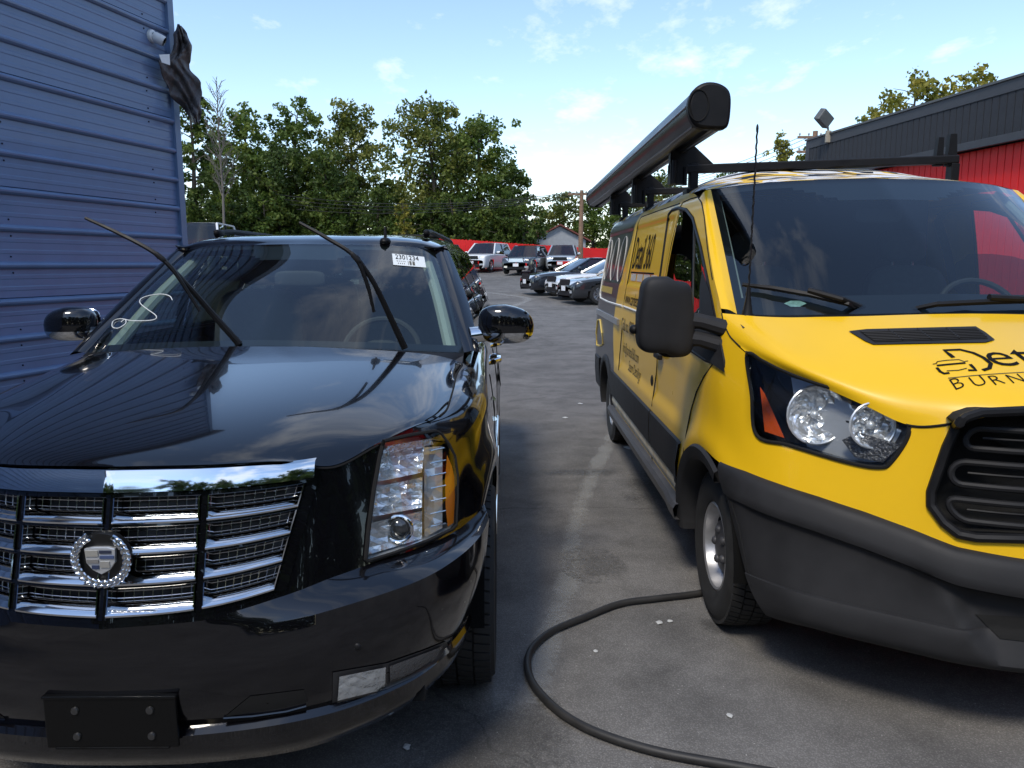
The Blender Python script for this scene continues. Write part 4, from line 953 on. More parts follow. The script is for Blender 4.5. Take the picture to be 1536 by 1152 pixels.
for k in range(3):
    y0 = 5.75 - .5 * k; b = MB(); b.tube([mneg(VN.yz(y0 - .17 + .17 * math.cos(t), 1.72 + .20 * math.sin(t), .003)) for t in [2 * math.pi * q / 20 for q in range(20)]], .0035, 5, closed=True); b.build('print_outline', wink, rq)
b = MB(); wl_ = [(5.9, 1.95), (5.95, 1.5), (5.9, 1.37), (5.6, 1.33), (5.0, 1.32), (4.4, 1.325), (4.02, 1.33)]; b.tube([mneg(VN.yz(y, z, .002)) for y, z in wl_], .009, 5); b.build('white_pinstripe', wink, rq)
b = MB(); b.tube([mneg(VN.yz(y, 1.332, .002)) for y in (3.95, 3.5, 3.0, 2.5)], .009, 5); b.build('white_pinstripe', wink, sd)
b = MB(); b.bar(mneg(VN.yz(5.85, 1.19, .01)), mneg(VN.yz(4.1, 1.19, .01)), .02, .05); b.build('door_rail', steel, rq, smooth=False)
b = MB(); mp_ = sidemap(5.75, 1.40)
for k in range(16): b.add([mp_(.06 * k, 0), mp_(.06 * k + .04, 0), mp_(.06 * k + .04, .06), mp_(.06 * k, .06)], [(0, 1, 2, 3)])
stuff(b.build('faded_print', gold, rq, recalc=True))
b = MB(); b.tube([mneg(VN.yz(y, z, .003)) for y, z in [(5.7, .95), (5.62, 1.1), (5.4, 1.12), (5.2, 1.0), (5.1, .9), (5.35, .86), (5.6, .84)]], .01, 5, closed=True); b.build('print_outline', gold, rq)
# strip under the cladding
sideband(1.62, 4.40, .445, .515, .003, 'printed_strip', mat('strip_print', (.62, .40, .10), .35, var=(3.5, .45), colvar=(.75, .72, .62)))
# hood print and vent
def onhood(x, y, off=.0025):
    h = HT.ray_cast(Vector((x, y, 3)), Vector((0, 0, -1))); return (h[0] + Vector((0, -.3, 1)).normalized() * off) if h[0] else Vector((x, y, 1.3))
def hoodpx(px, py): return VF.hit(px, py, HT, .4)[0]
p0 = hoodpx(1412, 560); p1 = hoodpx(1536, 545); u_ = (p1 - p0); u_.z = 0; ang = math.atan2(u_.y, u_.x)
hz = hoodpx(1416, 524)
def hoodmap(org, a_, shx=0.): 
    ca, sa = math.cos(a_), math.sin(a_)
    return lambda a, c: onhood(org.x + ca * a - sa * c + shx * c, org.y + sa * a + ca * c)
hsc = .30
o_D = hoodpx(1454, 555)
# the D with its small car, drawn as strokes
def stroke(pts, w, m, nm_, closed=False):
    b = MB(); P = []; pts = [Vector((*p, 0)) for p in pts]; n = len(pts)
    for i, p in enumerate(pts):
        t = (pts[(i + 1) % n] - pts[i - 1]) if closed else pts[min(i + 1, n - 1)] - pts[max(i - 1, 0)]
        t.normalize(); s_ = Vector((-t.y, t.x, 0)) * w / 2; P.append([onhood((p + s_).x, (p + s_).y), onhood((p - s_).x, (p - s_).y)])
    if closed: P.append(P[0])
    b.grid(P); return b.build(nm_, m, VP['hood'], recalc=True, auto=0)
hp2 = lambda l: [tuple(hoodpx(*q).xy) for q in l]
stroke(hp2([(1430, 537), (1424, 532), (1416, 526), (1440, 525), (1460, 530), (1475, 537), (1486, 546), (1484, 553), (1474, 556)]), .015, ink, 'logo_letter')
stroke(hp2([(1399, 547), (1404, 546), (1406, 543), (1420, 541), (1438, 540), (1446, 543), (1452, 542)]), .004, ink, 'logo_car'); stroke(hp2([(1405, 549), (1425, 547), (1448, 545)]), .010, ink, 'logo_car'); stroke(hp2([(1405, 552), (1410, 558), (1416, 561), (1424, 560)]), .010, ink, 'logo_car'); stroke(hp2([(1455, 547), (1460, 552), (1464, 556), (1452, 556)]), .011, ink, 'logo_car'); stroke(hp2([(1420, 557), (1438, 556), (1450, 553)]), .004, ink, 'logo_car')
oe = hoodpx(1491, 551); text_obj('etail', 'lettering', ink, hoodmap(oe, ang), .235, VP['hood'], .95, thick=-.001); text_obj('360', 'lettering', ink, hoodmap(oe + Vector((math.cos(ang) * .50, math.sin(ang) * .50, 0)), ang), .235, VP['hood'], .62, thick=-.004)
stroke(hp2([(1422, 568), (1460, 564), (1500, 561), (1536, 559)]), .004, greyink, 'underline')
ob = hoodpx(1434, 585); 
for ch, bpx in (('B', (1431, 587)), ('U', (1461, 582)), ('R', (1490, 579)), ('N', (1517, 576))): text_obj(ch, 'lettering', ink, hoodmap(hoodpx(*bpx), ang), .078, VP['hood'], .95, thick=-.001)
vpoly = [(1273, 498), (1300, 495), (1463, 491), (1478, 500), (1492, 511), (1478, 515), (1310, 518), (1298, 513)]
ve = surf_poly(vpoly, .005, vpl, 'hood_vent', VP['hood'], HT); vin = [(1289, 499), (1462, 494), (1482, 510), (1312, 515)]
surf_poly(vin, .0075, gapm, 'vent_opening', VP['hood'], HT)
b = MB()
for k in range(1, 7):
    t = k / 7; a = (vin[0][0] + (vin[3][0] - vin[0][0]) * t, vin[0][1] + (vin[3][1] - vin[0][1]) * t); c = (vin[1][0] + (vin[2][0] - vin[1][0]) * t, vin[1][1] + (vin[2][1] - vin[1][1]) * t)
    b.tube([hoodpx(a[0] + (c[0] - a[0]) * q / 8, a[1] + (c[1] - a[1]) * q / 8) + Vector((0, -.003, .009)) for q in range(9)], .0028, 5)
for k in range(1, 4):
    t = k / 4; a = (vin[0][0] + (vin[1][0] - vin[0][0]) * t, vin[0][1] + (vin[1][1] - vin[0][1]) * t); c = (vin[3][0] + (vin[2][0] - vin[3][0]) * t, vin[3][1] + (vin[2][1] - vin[3][1]) * t)
    b.tube([hoodpx(*a) + Vector((0, 0, .011)), hoodpx(*c) + Vector((0, 0, .011))], .003, 5)
b.build('vent_slats', vpl, VP['hood'])
# wipers, antenna, sticker
def wsp(px, py, off=.02, fr=None, tr=None): h, n = (fr or VF).hit(px, py, tr or WT, 1.0); return h + n * off
wp1 = empty('wiper', (0, 0, 0)); wp1.parent = van
b = MB(); b.tube([wsp(1117, 434, .03), wsp(1160, 440, .03), wsp(1215, 450, .03), wsp(1270, 464, .03), wsp(1300, 473, .03)], [.010, .013, .013, .011, .008], 6); b.build('blade', blackpl, wp1)
b = MB(); b.tube([wsp(1212, 447, .045), wsp(1260, 462, .05), wsp(1320, 474, .03)], [.014, .013, .016], 8); b.build('arm', blackpl, wp1)
wp2 = empty('wiper', (0, 0, 0)); wp2.parent = van
b = MB(); b.tube([wsp(1331, 472, .03), wsp(1400, 466, .035), wsp(1480, 462, .035), wsp(1560, 460, .035), wsp(1620, 460, .03)], [.010, .013, .014, .013, .01], 6); b.build('blade', blackpl, wp2)
b = MB(); b.tube([wsp(1475, 460, .05), wsp(1550, 463, .05), wsp(1640, 470, .03)], [.016, .013, .016], 8); b.build('arm', blackpl, wp2)
an = empty('antenna', (0, 0, 0)); an.parent = van; ab = VF.at(1121, 474, y=1.03); at_ = VF.at(1136, 193, y=1.03); dv = (at_ - ab)
b = MB(); b.tube([ab - dv * .01, ab + dv * .02, ab + dv * .10, ab + dv * .16], [.030, .022, .011, .008], 10); b.build('antenna_base', blackpl, an)
b = MB(); b.tube([ab + dv * .14 + dv * .86 * t / 60 + Vector((.0016 * math.cos(t * 1.7), .0016 * math.sin(t * 1.7), 0)) for t in range(61)], .0042, 6); b.sphere(at_, (.006, .006, .02), 8, 6); b.build('whip', blackpl, an)
surf_poly([(1176, 454), (1186, 450), (1200, 450), (1210, 454), (1200, 459), (1186, 459)], -.004, mat('sticker_teal', (.35, .55, .52), .5, var=(60, .4)), 'oval_sticker', VP['ws'], WT)
# interior
dk = mat('dark_interior', (.030, .031, .034), .7, var=(5, .2)); lg = mat('pale_trim', (.32, .36, .34), .7)
b = MB(); b.grid([[Vector((-.92 + 1.84 * k / 12, y, z)) for k in range(13)] for y, z in ((.93, 1.40), (1.05, 1.44), (1.25, 1.42), (1.36, 1.34), (1.40, 1.1), (1.42, .7))], flip=True); b.build('dashboard', dk, van)
def seat(x, y, z, parent, m, nm_='seat', w=.5, head=True):
    e = empty(nm_, (x, y, z)); e.parent = parent
    b = MB(); b.grid(sbox((0, 0, 0), (w, .5, .16), 4), closed=True); b.build('cushion', m, e, recalc=True)
    b = MB(); b.grid(sbox((0, .30, .34), (w, .15, .66), 4, rot=Matrix.Rotation(R(-10), 3, 'X')), closed=True); b.build('backrest', m, e, recalc=True)
    if head:
        b = MB(); b.grid(sbox((0, .40, .78), (.28, .11, .19), 3.5), closed=True); b.build('headrest', m, e, recalc=True)
        b = MB(); b.tube([(-.06, .38, .62), (-.06, .39, .76)], .008, 6); b.tube([(.06, .38, .62), (.06, .39, .76)], .008, 6); b.build('headrest_post', steel, e)
    return e
seatm = mat('seat_cloth', (.055, .056, .06), .85, var=(30, .2))
seat(-.45, 1.95, 1.0, van, seatm); seat(.45, 1.95, 1.0, van, seatm)
b = MB(); b.add([(-.86, 2.75, .4), (.86, 2.75, .4), (.80, 2.75, 2.08), (-.80, 2.75, 2.08)], [(0, 1, 2, 3)]); b.build('bulkhead', dk, van)
b = MB(); b.box((0, 1.8, .62), (1.8, 2.0, .05)); b.build('cab_floor', dk, van, smooth=False)
def steering(parent, c, r, tilt):
    e = empty('steering_wheel', c); e.parent = parent; rot = Matrix.Rotation(R(tilt), 3, 'X')
    b = MB(); b.tube([rot @ Vector((r * math.cos(2*math.pi*k/40), r * math.sin(2*math.pi*k/40), 0)) for k in range(40)], .015, 8, closed=True); b.build('rim', dk, e)
    b = MB(); b.grid(sbox((0, 0, 0), (.2, .15, .06), 3, rot=rot), closed=True); b.tube([rot @ Vector((-r, 0, 0)), rot @ Vector((r, 0, 0))], .016, 6); b.tube([rot @ Vector((0, -r, 0)), (0, 0, 0)], .016, 6); b.build('hub', dk, e)
steering(van, (.42, 1.45, 1.42), .20, 58)
b = MB(); b.tube([GW[i][-1] + Vector((-.045, .06, -.02)) for i in range(0, 37, 4)], .022, 8); lr(b, 'pillar_trim', lg, van)
b = MB(); b.grid(sbox((0, 1.72, 1.93), (.25, .03, .09), 4), closed=True); b.build('inside_mirror', dk, van, recalc=True)
# roof rack and awning
rk = empty('roof_rack', VF.loc); tag(rk, 'black steel ladder rack bolted across the roof of the yellow van', 'roof rack')
rm = mat('rack_black', (.009, .009, .010), .5, 0, spec=.25, var=(8, .25))
for y in (2.5, 4.0, 5.4):
    b = MB(); b.bar((-.86, y, 2.25), (.82, y, 2.31), .075, .05); o = b.build('crossbar', rm, rk, smooth=False, bevel=.008)
    for s_ in (-1, 1):
        b = MB(); b.box((s_ * .80, y, 2.19), (.05, .07, .19)); b.box((s_ * .80, y, 2.115), (.1, .12, .03)); b.build('foot', rm, rk, smooth=False, bevel=.004)
    b = MB(); b.prism([(-.95, y - .03, 2.22), (-.66, y - .03, 2.26), (-.84, y - .03, 2.42), (-.95, y - .03, 2.42)], (0, .06, 0)); b.build('awning_bracket', rm, rk, smooth=False, bevel=.004, recalc=True)
    b = MB(); b.box((-.90, y, 2.22), (.10, .09, .12)); b.tube([(-.93, y - .05, 2.16), (-.93, y - .05, 2.30)], .014, 8); b.tube([(-.86, y - .05, 2.15), (-.86, y - .05, 2.26)], .012, 8); b.build('clamp', rm, rk, smooth=False)
for y in (2.5, 5.4):
    b = MB(); xo = .74
    b.prism([(xo - .06, y - .02, 2.27), (xo - .012, y - .02, 2.27), (xo - .018, y - .02, 2.44), (xo - .05, y - .02, 2.44)], (0, .04, 0)); b.prism([(xo + .012, y - .02, 2.27), (xo + .075, y - .02, 2.27), (xo + .06, y - .02, 2.46), (xo + .02, y - .02, 2.46)], (0, .04, 0)); b.build('load_stop', rm, rk, smooth=False, recalc=True)
aw = empty('awning_box', VF.loc); tag(aw, 'long rolled black awning case carried high along the side of the van', 'awning')
awm = mat('awning_aluminium', (.009, .009, .010), .3, 0, spec=.4, var=(3, .15))
AC = Vector((-.935, 0, 2.455)); Y0, Y1 = 1.62, 7.0
pr_ = [(-.105, -.045), (-.112, .0), (-.10, .055), (-.07, .095), (-.02, .118), (.04, .115), (.09, .09), (.112, .05), (.115, -.02), (.108, -.09), (.09, -.115), (.03, -.118), (.028, -.095), (-.01, -.095), (-.015, -.118), (-.05, -.112), (-.085, -.085)]
b = MB(); b.grid([[AC + Vector((x, y, z)) for x, z in [(q[0] * .9, q[1] * .9) for q in pr_]] for y in (Y0 + .04, 2.5, 3.5, 4.5, 5.5, 6.5, Y1 - .04)], closed=True); b.build('case', awm, aw, auto=28, recalc=True)
for y0, y1 in ((Y0 - .02, Y0 + .05), (Y1 - .05, Y1 + .02)):
    b = MB(); cap = [Vector((x * .95, 0, z * .95)) for x, z in [(-.105, -.045), (-.112, .0), (-.10, .055), (-.07, .095), (-.02, .118), (.04, .115), (.09, .09), (.112, .05), (.115, -.02), (.108, -.09), (.085, -.118), (.02, -.12), (-.05, -.112), (-.085, -.085)]]
    cap = [Vector((q[0], 0, q[1])) for q in smoothpoly([(q.x, q.z) for q in cap], 48)]; b.prism([AC + q + Vector((0, y0, 0)) for q in cap], (0, y1 - y0, 0)); b.build('end_cap', blackpl, aw, smooth=True, bevel=.016, recalc=True, auto=40)
b = MB(); b.tube([AC + Vector((-.055 + .05 * math.cos(t), Y0 - .022, .0 + .075 * math.sin(t))) for t in [math.pi * 2 * k / 24 for k in range(24)]], .004, 5, closed=True); b.build('cap_seam', gapm, aw)
b = MB()
for x, z in ((-.102, .005), (-.063, -.09), (.055, -.107)): b.tube([AC + Vector((x, Y0 + .06, z)), AC + Vector((x, Y1 - .06, z))], .006, 6)
b.build('case_lip', mat('aluminium_edge', (.25, .25, .26), .3, .9), aw)
# ------------------------------------------------------------------ black SUV
blk_paint = mat('black_car_paint', (.0030, .0030, .0042), .12, 0, 1.0, spec=.28, coatr=.012); EF = Frame(-1.065, 1.9, .6)
suv = empty('luxury_suv', EF.loc, EF.yaw); tag(suv, 'glossy black SUV with a chrome grille and both wipers lifted off the glass', 'car')
PLe = [(0, .05), (.25, .075), (.43, .145), (.55, .235), (.66, .335), (.76, .45), (.84, .57), (.905, .70), (.955, .86), (.985, 1.05), (1.0, 1.3), (1.0, 1.7), (1.0, 2.2), (1.0, 2.9), (1.0, 3.6), (1.0, 4.3), (.995, 4.8), (.97, 5.02), (.85, 5.13), (.4, 5.17), (0, 5.18)]
ZTe = [1.135, 1.133, 1.124, 1.09, 1.125, 1.15, 1.15, 1.157, 1.178, 1.198, 1.218, 1.252] + [1.265] * 9
ZBe = [.735, .745, .772, .788, .796, .79, .784, .784, .80, .862, .82, .40] + [.40] * 9
EN = Side(PLe, ZTe, ZBe, ([.30, .5, .7, .95, 1.1, 1.2, 1.265], [.94, .98, .998, 1.0, .985, .965, .935]), (.6, 1.1), .30, .12, .95); EN.first, EN.last = 5, 16
EWF, EWR, EWZ = 1.10, 4.06, .405
ins_w = [0, 0, 0, 0, 0, .0, .02, .05, .085, .105, .112, .06] + [0] * 9
EN.inset = lambda d: (lerp1(d, EN.dc, ins_w), .11)
def ezb(d):
    p = EN.plan(d); z = EN.zb(d)
    if p.x > .9 and p.y > .8:
        z = .40 if p.y > 1.3 else EN.zb(d)
        for cy in (EWF, EWR):
            t = .455 ** 2 - (p.y - cy) ** 2
            if t > 0: z = max(.40, EWZ + math.sqrt(t)) if (p.y > 1.05 or cy == EWR) else z
    return z
EN.disp = lambda y, z, px: .018 * math.exp(-((math.hypot(y - EWF, z - EWZ) - .50) / .07) ** 2) + .018 * math.exp(-((math.hypot(y - EWR, z - EWZ) - .50) / .07) ** 2)
ds = []; d = 0.
while d < EN.dd[-1]:
    ds.append(d); y = EN.plan(d).y; d += .009 if y < 1.3 else .03
ds.append(EN.dd[-1]); NE = 70
GE = []
for d in ds:
    a, b_ = ezb(d), EN.zt(d); GE.append([EN(d, a + (b_ - a) * j / NE) for j in range(NE + 1)])
ET = bvh(GE)
HLe = [(575, 661), (616, 652), (652, 646), (660, 650), (672, 666), (681, 684), (685, 712), (685, 745), (683, 787), (676, 794), (640, 811), (590, 829), (551, 841), (548, 838), (552, 795), (560, 735), (569, 684)]
GRe = [(20, 736), (163, 738), (465, 717), (470, 724), (436, 862), (424, 876), (300, 904), (162, 914), (20, 905)]
lensE = []; idx = {}
for i in range(len(GE) - 1):
    for j in range(NE):
        q = (GE[i][j] + GE[i + 1][j + 1]) / 2; p = EF.pr(q)
        if q.y < .9 and q.x > .5 and inpoly(p, HLe): lensE.append((i, j)); continue
        if q.y < .4 and q.x < .53 and inpoly(p, GRe): continue
        k = 'front_fascia' if q.x < .80 and q.y < .7 else ('rear_quarter' if q.y > 3.72 else 'rear_door' if q.y > 2.80 else 'front_door' if q.y > 1.72 else 'front_fender')
        idx.setdefault(k, []).append((i, j))
EP = {}
for k, l in idx.items():
    b = facebuild(GE, l)
    if k in ('front_fascia', 'rear_quarter'): b.mirror(); EP[k] = b.build(k, blk_paint, suv, auto=0)
    else: EP[k], EP[k + '2'] = lr(b, k, blk_paint, suv, auto=0)
def etop(d, dz=0): return EN(d, EN.zt(d) - dz)
# hood: last column rides on the wing seam, first row on the nose
dfr = [EN.dc[k] for k in (0, 1, 2, 3, 4, 5, 6)] + [EN.dc[6] + .07]
seamd = [EN.dc[6] + .07, EN.dc[7] + .02, EN.dc[8], EN.dc[9] + .02, EN.dc[10], EN.dc[10] + .20]
last = [etop(q) + Vector((0, 0, .002)) for q in seamd]
hr = [[etop(q) + Vector((0, -.005, .004)) for q in dfr],
 [(0, .125, 1.165), (.24, .15, 1.163), (.41, .225, 1.155), (.53, .32, 1.135), (.635, .41, 1.148), (.73, .52, 1.166), (.795, .62, 1.168)],
 [(0, .34, 1.222), (.23, .36, 1.22), (.40, .42, 1.208), (.52, .49, 1.195), (.63, .58, 1.19), (.725, .68, 1.19), (.795, .77, 1.187)],
 [(0, .70, 1.268), (.23, .71, 1.266), (.40, .74, 1.254), (.52, .79, 1.243), (.63, .84, 1.234), (.725, .90, 1.226), (.80, .97, 1.213)],
 [(0, 1.05, 1.308), (.23, 1.055, 1.306), (.41, 1.07, 1.295), (.53, 1.09, 1.284), (.64, 1.12, 1.273), (.735, 1.16, 1.26), (.805, 1.20, 1.242)],
 [(0, 1.29, 1.335), (.23, 1.295, 1.333), (.42, 1.31, 1.322), (.55, 1.335, 1.312), (.66, 1.37, 1.299), (.75, 1.41, 1.283), (.815, 1.45, 1.262)]]
hr = [hr[0]] + [[Vector(q) for q in r] + [last[i + 1]] for i, r in enumerate(hr[1:])]
GHe = relax(patch(hr, 50, 70), 70); b = MB(); b.grid(GHe, flip=True); b.mirror(); EP['hood'] = b.build('hood', blk_paint, suv, auto=0); EHT = bvh(GHe)
b = MB(); b.tube([GHe[i][70] + Vector((.002, 0, -.001)) for i in range(0, 51, 3)], .0035, 6); lr(b, 'panel_gap', gapm, EP['hood'], weld=0)
b = MB(); b.tube([q + Vector((0, -.003, -.003)) for q in [etop(EN.dc[2] + .05 + (EN.dc[4] + .01 - EN.dc[2] - .05) * t / 10) for t in range(11)]], .004, 6); lr(b, 'panel_gap', gapm, EP['hood'], weld=0)
# windshield, frit, cowl
wse = [[(0, 1.37, 1.325), (.45, 1.41, 1.31), (.72, 1.51, 1.288), (.862, 1.615, 1.272)], [(0, 1.80, 1.572), (.43, 1.83, 1.562), (.66, 1.905, 1.548), (.768, 1.99, 1.53)], [(0, 2.225, 1.778), (.4, 2.255, 1.771), (.58, 2.295, 1.76), (.668, 2.345, 1.744)]]
GWe = patch(wse, 36, 40); egl = glass('suv_glass', (.74, .84, .79), 1.5); b = MB(); b.grid(GWe, flip=True); b.mirror(); EP['ws'] = b.build('windshield', egl, suv, auto=0); EWT = bvh(GWe, [[Vector((-q.x, q.y, q.z)) for q in r] for r in GWe])
def efr(i, j):
    v = (i + .5) / 36; u = (j + .5) / 40; x = u * .68
    return u > .955 or v < .05 or v > .95 or (x < .13 and v > .80 + 2.0 * max(0, x - .10))
b = MB(); b.grid([[q + Vector((0, .008, -.003)) for q in r] for r in GWe], flip=True, keep=efr); b.mirror(); b.build('frit_band', frit, EP['ws'], auto=0)
b = MB(); rows = [GHe[-1], [q + Vector((0, .03, -.03)) for q in GHe[-1]], [crs([Vector(q) for q in wse[0]], j / 70) + Vector((0, -.03, -.012)) for j in range(71)], [crs([Vector(q) for q in wse[0]], j / 70) + Vector((0, .02, .005)) for j in range(71)]]
b.grid(rows, flip=True); b.mirror(); b.build('cowl_panel', blackpl, suv, auto=40)
# roof
rre = [[Vector(q) for q in wse[2]] + [Vector((.70, 2.40, 1.735))]] + [[(0, y, z), (.4, y, z - .007), (.58, y + .005, z - .022), (.675, y + .01, z - .045), (.728, y + .015, 1.772 - (.01 if y > 4.8 else 0))] for y, z in ((2.33, 1.812), (2.5, 1.835), (3.0, 1.86), (3.8, 1.866), (4.5, 1.855), (5.0, 1.82), (5.08, 1.80))]
GRr = patch(rre, 60, 40); b = MB(); b.grid(GRr, flip=True); b.mirror(); EP['roof'] = b.build('roof', blk_paint, suv, auto=0); ERT = bvh(GRr, [[Vector((-q.x, q.y, q.z)) for q in r] for r in GRr])
# greenhouse
def gh(s, t, off=0.):
    y0, y1 = 1.615 + .80 * t, 5.0 - .10 * t; y = y0 + (y1 - y0) * s; x = .936 + (.729 - .936) * t + .022 * math.sin(math.pi * t); z = 1.262 + (1.772 - 1.262) * t
    if t == 0 and y < 1.75: z = 1.262
    return Vector((x + off, y, z))
wins = {'front_window': (1.74, 2.72), 'rear_window': (2.86, 3.68), 'quarter_window': (3.80, 4.82)}
NS, NT = 150, 24; GG = [[gh(i / NS, j / NT) for j in range(NT + 1)] for i in range(NS + 1)]; wl2 = {k: [] for k in wins}; pil = []
for i in range(NS):
    for j in range(NT):
        q = (GG[i][j] + GG[i + 1][j + 1]) / 2; t = (j + .5) / NT; k = None
        if .07 < t < .90:
            for w_, (a, c) in wins.items():
                lo = max(a, 1.70 + .80 * t + .02) if w_ == 'front_window' else a; hi = min(c, c - .0) if w_ != 'quarter_window' else c - .06 * t
                if lo < q.y < hi: k = w_
        (wl2[k] if k else pil).append((i, j))
lr(facebuild(GG, pil), 'window_frame', blk_paint, suv, auto=0)
pg = glass('privacy_glass', (.10, .12, .11), 1.52)
for k, l in wl2.items():
    b = facebuild(GG, l); b.v = [q + Vector((-.004, 0, 0)) for q in b.v]; lr(b, k, glass('door_glass', (.45, .52, .48), 1.5) if k == 'front_window' else pg, EP[{'front_window': 'front_door', 'rear_window': 'rear_door', 'quarter_window': 'rear_quarter'}[k]], auto=0)
b = MB(); b.tube([gh(s / 30, .035, .004) for s in range(1, 31)], .007, 6); lr(b, 'belt_strip', chrome, suv)
b = MB(); P = []
for i in range(37):     # pillar skin between the glass edge and the door frame
    g0 = GWe[i][-1]; t = max(0., min(1., (g0.z - 1.262) / .51)); s0 = gh(0, t); m_ = (g0 + s0) / 2 + Vector((.010, -.012, .008)); P.append([g0, g0.lerp(m_, .6) + Vector((.003, -.003, .003)), m_, s0])
b.grid(P); lr(b, 'a_pillar', blk_paint, suv, auto=0, recalc=True)
b = MB(); b.add([(-.93, 5.0, 1.26), (.93, 5.0, 1.26), (.72, 5.05, 1.78), (-.72, 5.05, 1.78)], [(0, 1, 2, 3)]); b.build('tailgate_window', pg, suv)
for nm_, y, z0 in (('front_door', 1.73, 1.25), ('rear_door', 2.80, 1.25), ('rear_quarter', 3.72, 1.25)):
    b = MB(); b.tube([EN.yz(y, z, .0005) for z in (.42, .6, .8, 1.0, 1.15, 1.255)], .004, 6); lr(b, 'panel_gap', gapm, EP[nm_], weld=0)
# bumper
top_ = [EN(d, EN.zb(d) + .002, .0) for d in [EN.dc[8] * k / 60 for k in range(61)]]
def ebrow(pts): p = [Vector(q) for q in pts]; return [crs(p, k / 60) for k in range(61)]
crease = ebrow([(0, -.005, .695), (.2, .002, .70), (.42, .045, .715), (.62, .115, .742), (.80, .245, .757), (.905, .40, .768), (.965, .555, .778), (.992, .70, .79)])
f1 = ebrow([(0, -.022, .60), (.2, -.014, .60), (.42, .028, .61), (.62, .098, .625), (.80, .228, .64), (.905, .385, .65), (.96, .53, .66), (.98, .655, .67)])
f2 = ebrow([(0, -.015, .50), (.2, -.006, .50), (.42, .034, .51), (.61, .105, .515), (.78, .235, .525), (.88, .385, .535), (.93, .52, .545), (.95, .62, .555)])
f3 = ebrow([(0, .004, .445), (.2, .012, .445), (.42, .05, .448), (.60, .122, .452), (.76, .25, .458), (.855, .395, .462), (.905, .52, .468), (.925, .61, .475)])
l1 = ebrow([(0, -.018, .430), (.2, -.01, .430), (.42, .03, .433), (.605, .105, .437), (.77, .238, .443), (.865, .39, .448), (.915, .515, .455), (.935, .605, .46)])
l2 = ebrow([(0, .0, .36), (.2, .008, .36), (.42, .047, .362), (.59, .12, .365), (.75, .25, .37), (.845, .395, .375), (.895, .515, .385), (.915, .60, .39)])
l3 = ebrow([(0, .04, .31), (.2, .048, .31), (.42, .085, .312), (.57, .155, .315), (.72, .28, .32), (.81, .41, .325), (.86, .52, .335), (.88, .60, .34)])
topr = [t.lerp(c, 0) for t, c in zip(top_, crease)]; midr = [t.lerp(c, .55) + Vector((0, -.001, .002)) for t, c in zip(top_, crease)]
b = MB()
for rw_ in ((topr, midr, crease), (crease, f1, f2, f3), (f3, l1), (l1, l2, l3)):
    b.grid([[crs([r[k] for r in rw_], t / 10) for k in range(61)] for t in range(11)])
b.mirror(); EP['bumper'] = b.build('front_bumper', blk_paint, suv, auto=28); EBT = BVHTree.FromPolygons([tuple(q) for q in b.v], b.f)
def epoly(poly, off, m, name, parent, tr=None, fb=.3, rings=(1, .8, .6, .4, .2, .03), step=7, jitter=0., flat=False, twin=True, seed=1):
    tr = tr or ET; pts = dense(poly, step); cx = sum(p[0] for p in pts) / len(pts); cy = sum(p[1] for p in pts) / len(pts); rnd = random.Random(seed); P = []
    for r in rings:
        row = []
        for p in pts:
            h, n = EF.hit(cx + (p[0] - cx) * r, cy + (p[1] - cy) * r, tr, fb); row.append(h + n * (off + (rnd.uniform(-jitter, jitter) if r < 1 else 0)))
        P.append(row)
    b = MB(); b.grid(P, closed=True); o = b.build(name, m, parent, smooth=not flat, auto=0, recalc=True)
    return o
# headlight
def E_off(i, j, o):
    a = GE[min(i + 1, len(GE) - 1)][j] - GE[max(i - 1, 0)][j]; c = GE[i][min(j + 1, NE)] - GE[i][max(j - 1, 0)]; return GE[i][j] + a.cross(c).normalized() * o
eh = facebuild(GE, lensE, False, lambda a, c: E_off(a, c, .006)).build('headlight', lensg, suv, auto=0); eh['label'] = 'tall clear headlight with stacked chrome reflectors and an orange edge'
facebuild(GE, lensE, False, lambda a, c: E_off(a, c, -.07)).build('housing', silverpl, eh, auto=0)
ol = [EF.hit(p[0], p[1], ET, .4) for p in dense(HLe, 5)]; ol = [h - n * .002 for h, n in ol]; b = MB(); b.grid([ol, [p + Vector((-.012, .07, 0)) for p in ol]], closed=True); b.build('housing_wall', silverpl, eh, auto=0)
b = MB(); b.tube([EF.hit(p[0], p[1], ET, .4)[0] + Vector((.002, -.004, 0)) for p in dense(HLe, 5)], .0065, 6, closed=True); b.build('lamp_seal', gapm, eh)
def facet(quad, nx, ny, o0, o1, m, name, parent, seed, tr=None):
    rnd = random.Random(seed); P = []; tr = tr or ET
    for i in range(ny + 1):
        row = []
        for j in range(nx + 1):
            u, v = j / nx, i / ny; a = [quad[0][k] * (1 - u) + quad[1][k] * u for k in (0, 1)]; c = [quad[3][k] * (1 - u) + quad[2][k] * u for k in (0, 1)]; p = [a[k] * (1 - v) + c[k] * v for k in (0, 1)]
            h, n = EF.hit(p[0], p[1], tr, .4); e_ = 0 < i < ny and 0 < j < nx; row.append(h + n * (rnd.uniform(o1, o0) if e_ else o0))
        P.append(row)
    b = MB(); b.grid(P); return b.build(name, m, parent, smooth=False, recalc=True)
facet([(574, 675), (643, 664), (638, 708), (568, 723)], 10, 7, -.015, -.055, chromef, 'reflector', eh, 3); facet([(565, 731), (639, 715), (638, 761), (558, 776)], 10, 7, -.015, -.055, chromef, 'reflector', eh, 4)
facet([(556, 786), (640, 766), (640, 808), (552, 834)], 7, 5, -.02, -.045, chromef, 'reflector', eh, 5); facet([(640, 670), (668, 668), (668, 792), (641, 806)], 3, 12, -.012, -.035, silverpl, 'reflector', eh, 6)
epoly([(584, 668), (650, 657), (654, 666), (580, 677)], -.01, mat('ribbed_clear', (.6, .62, .64), .15, .7, bump=(110, .8, .006)), 'top_lens', eh, fb=.5)
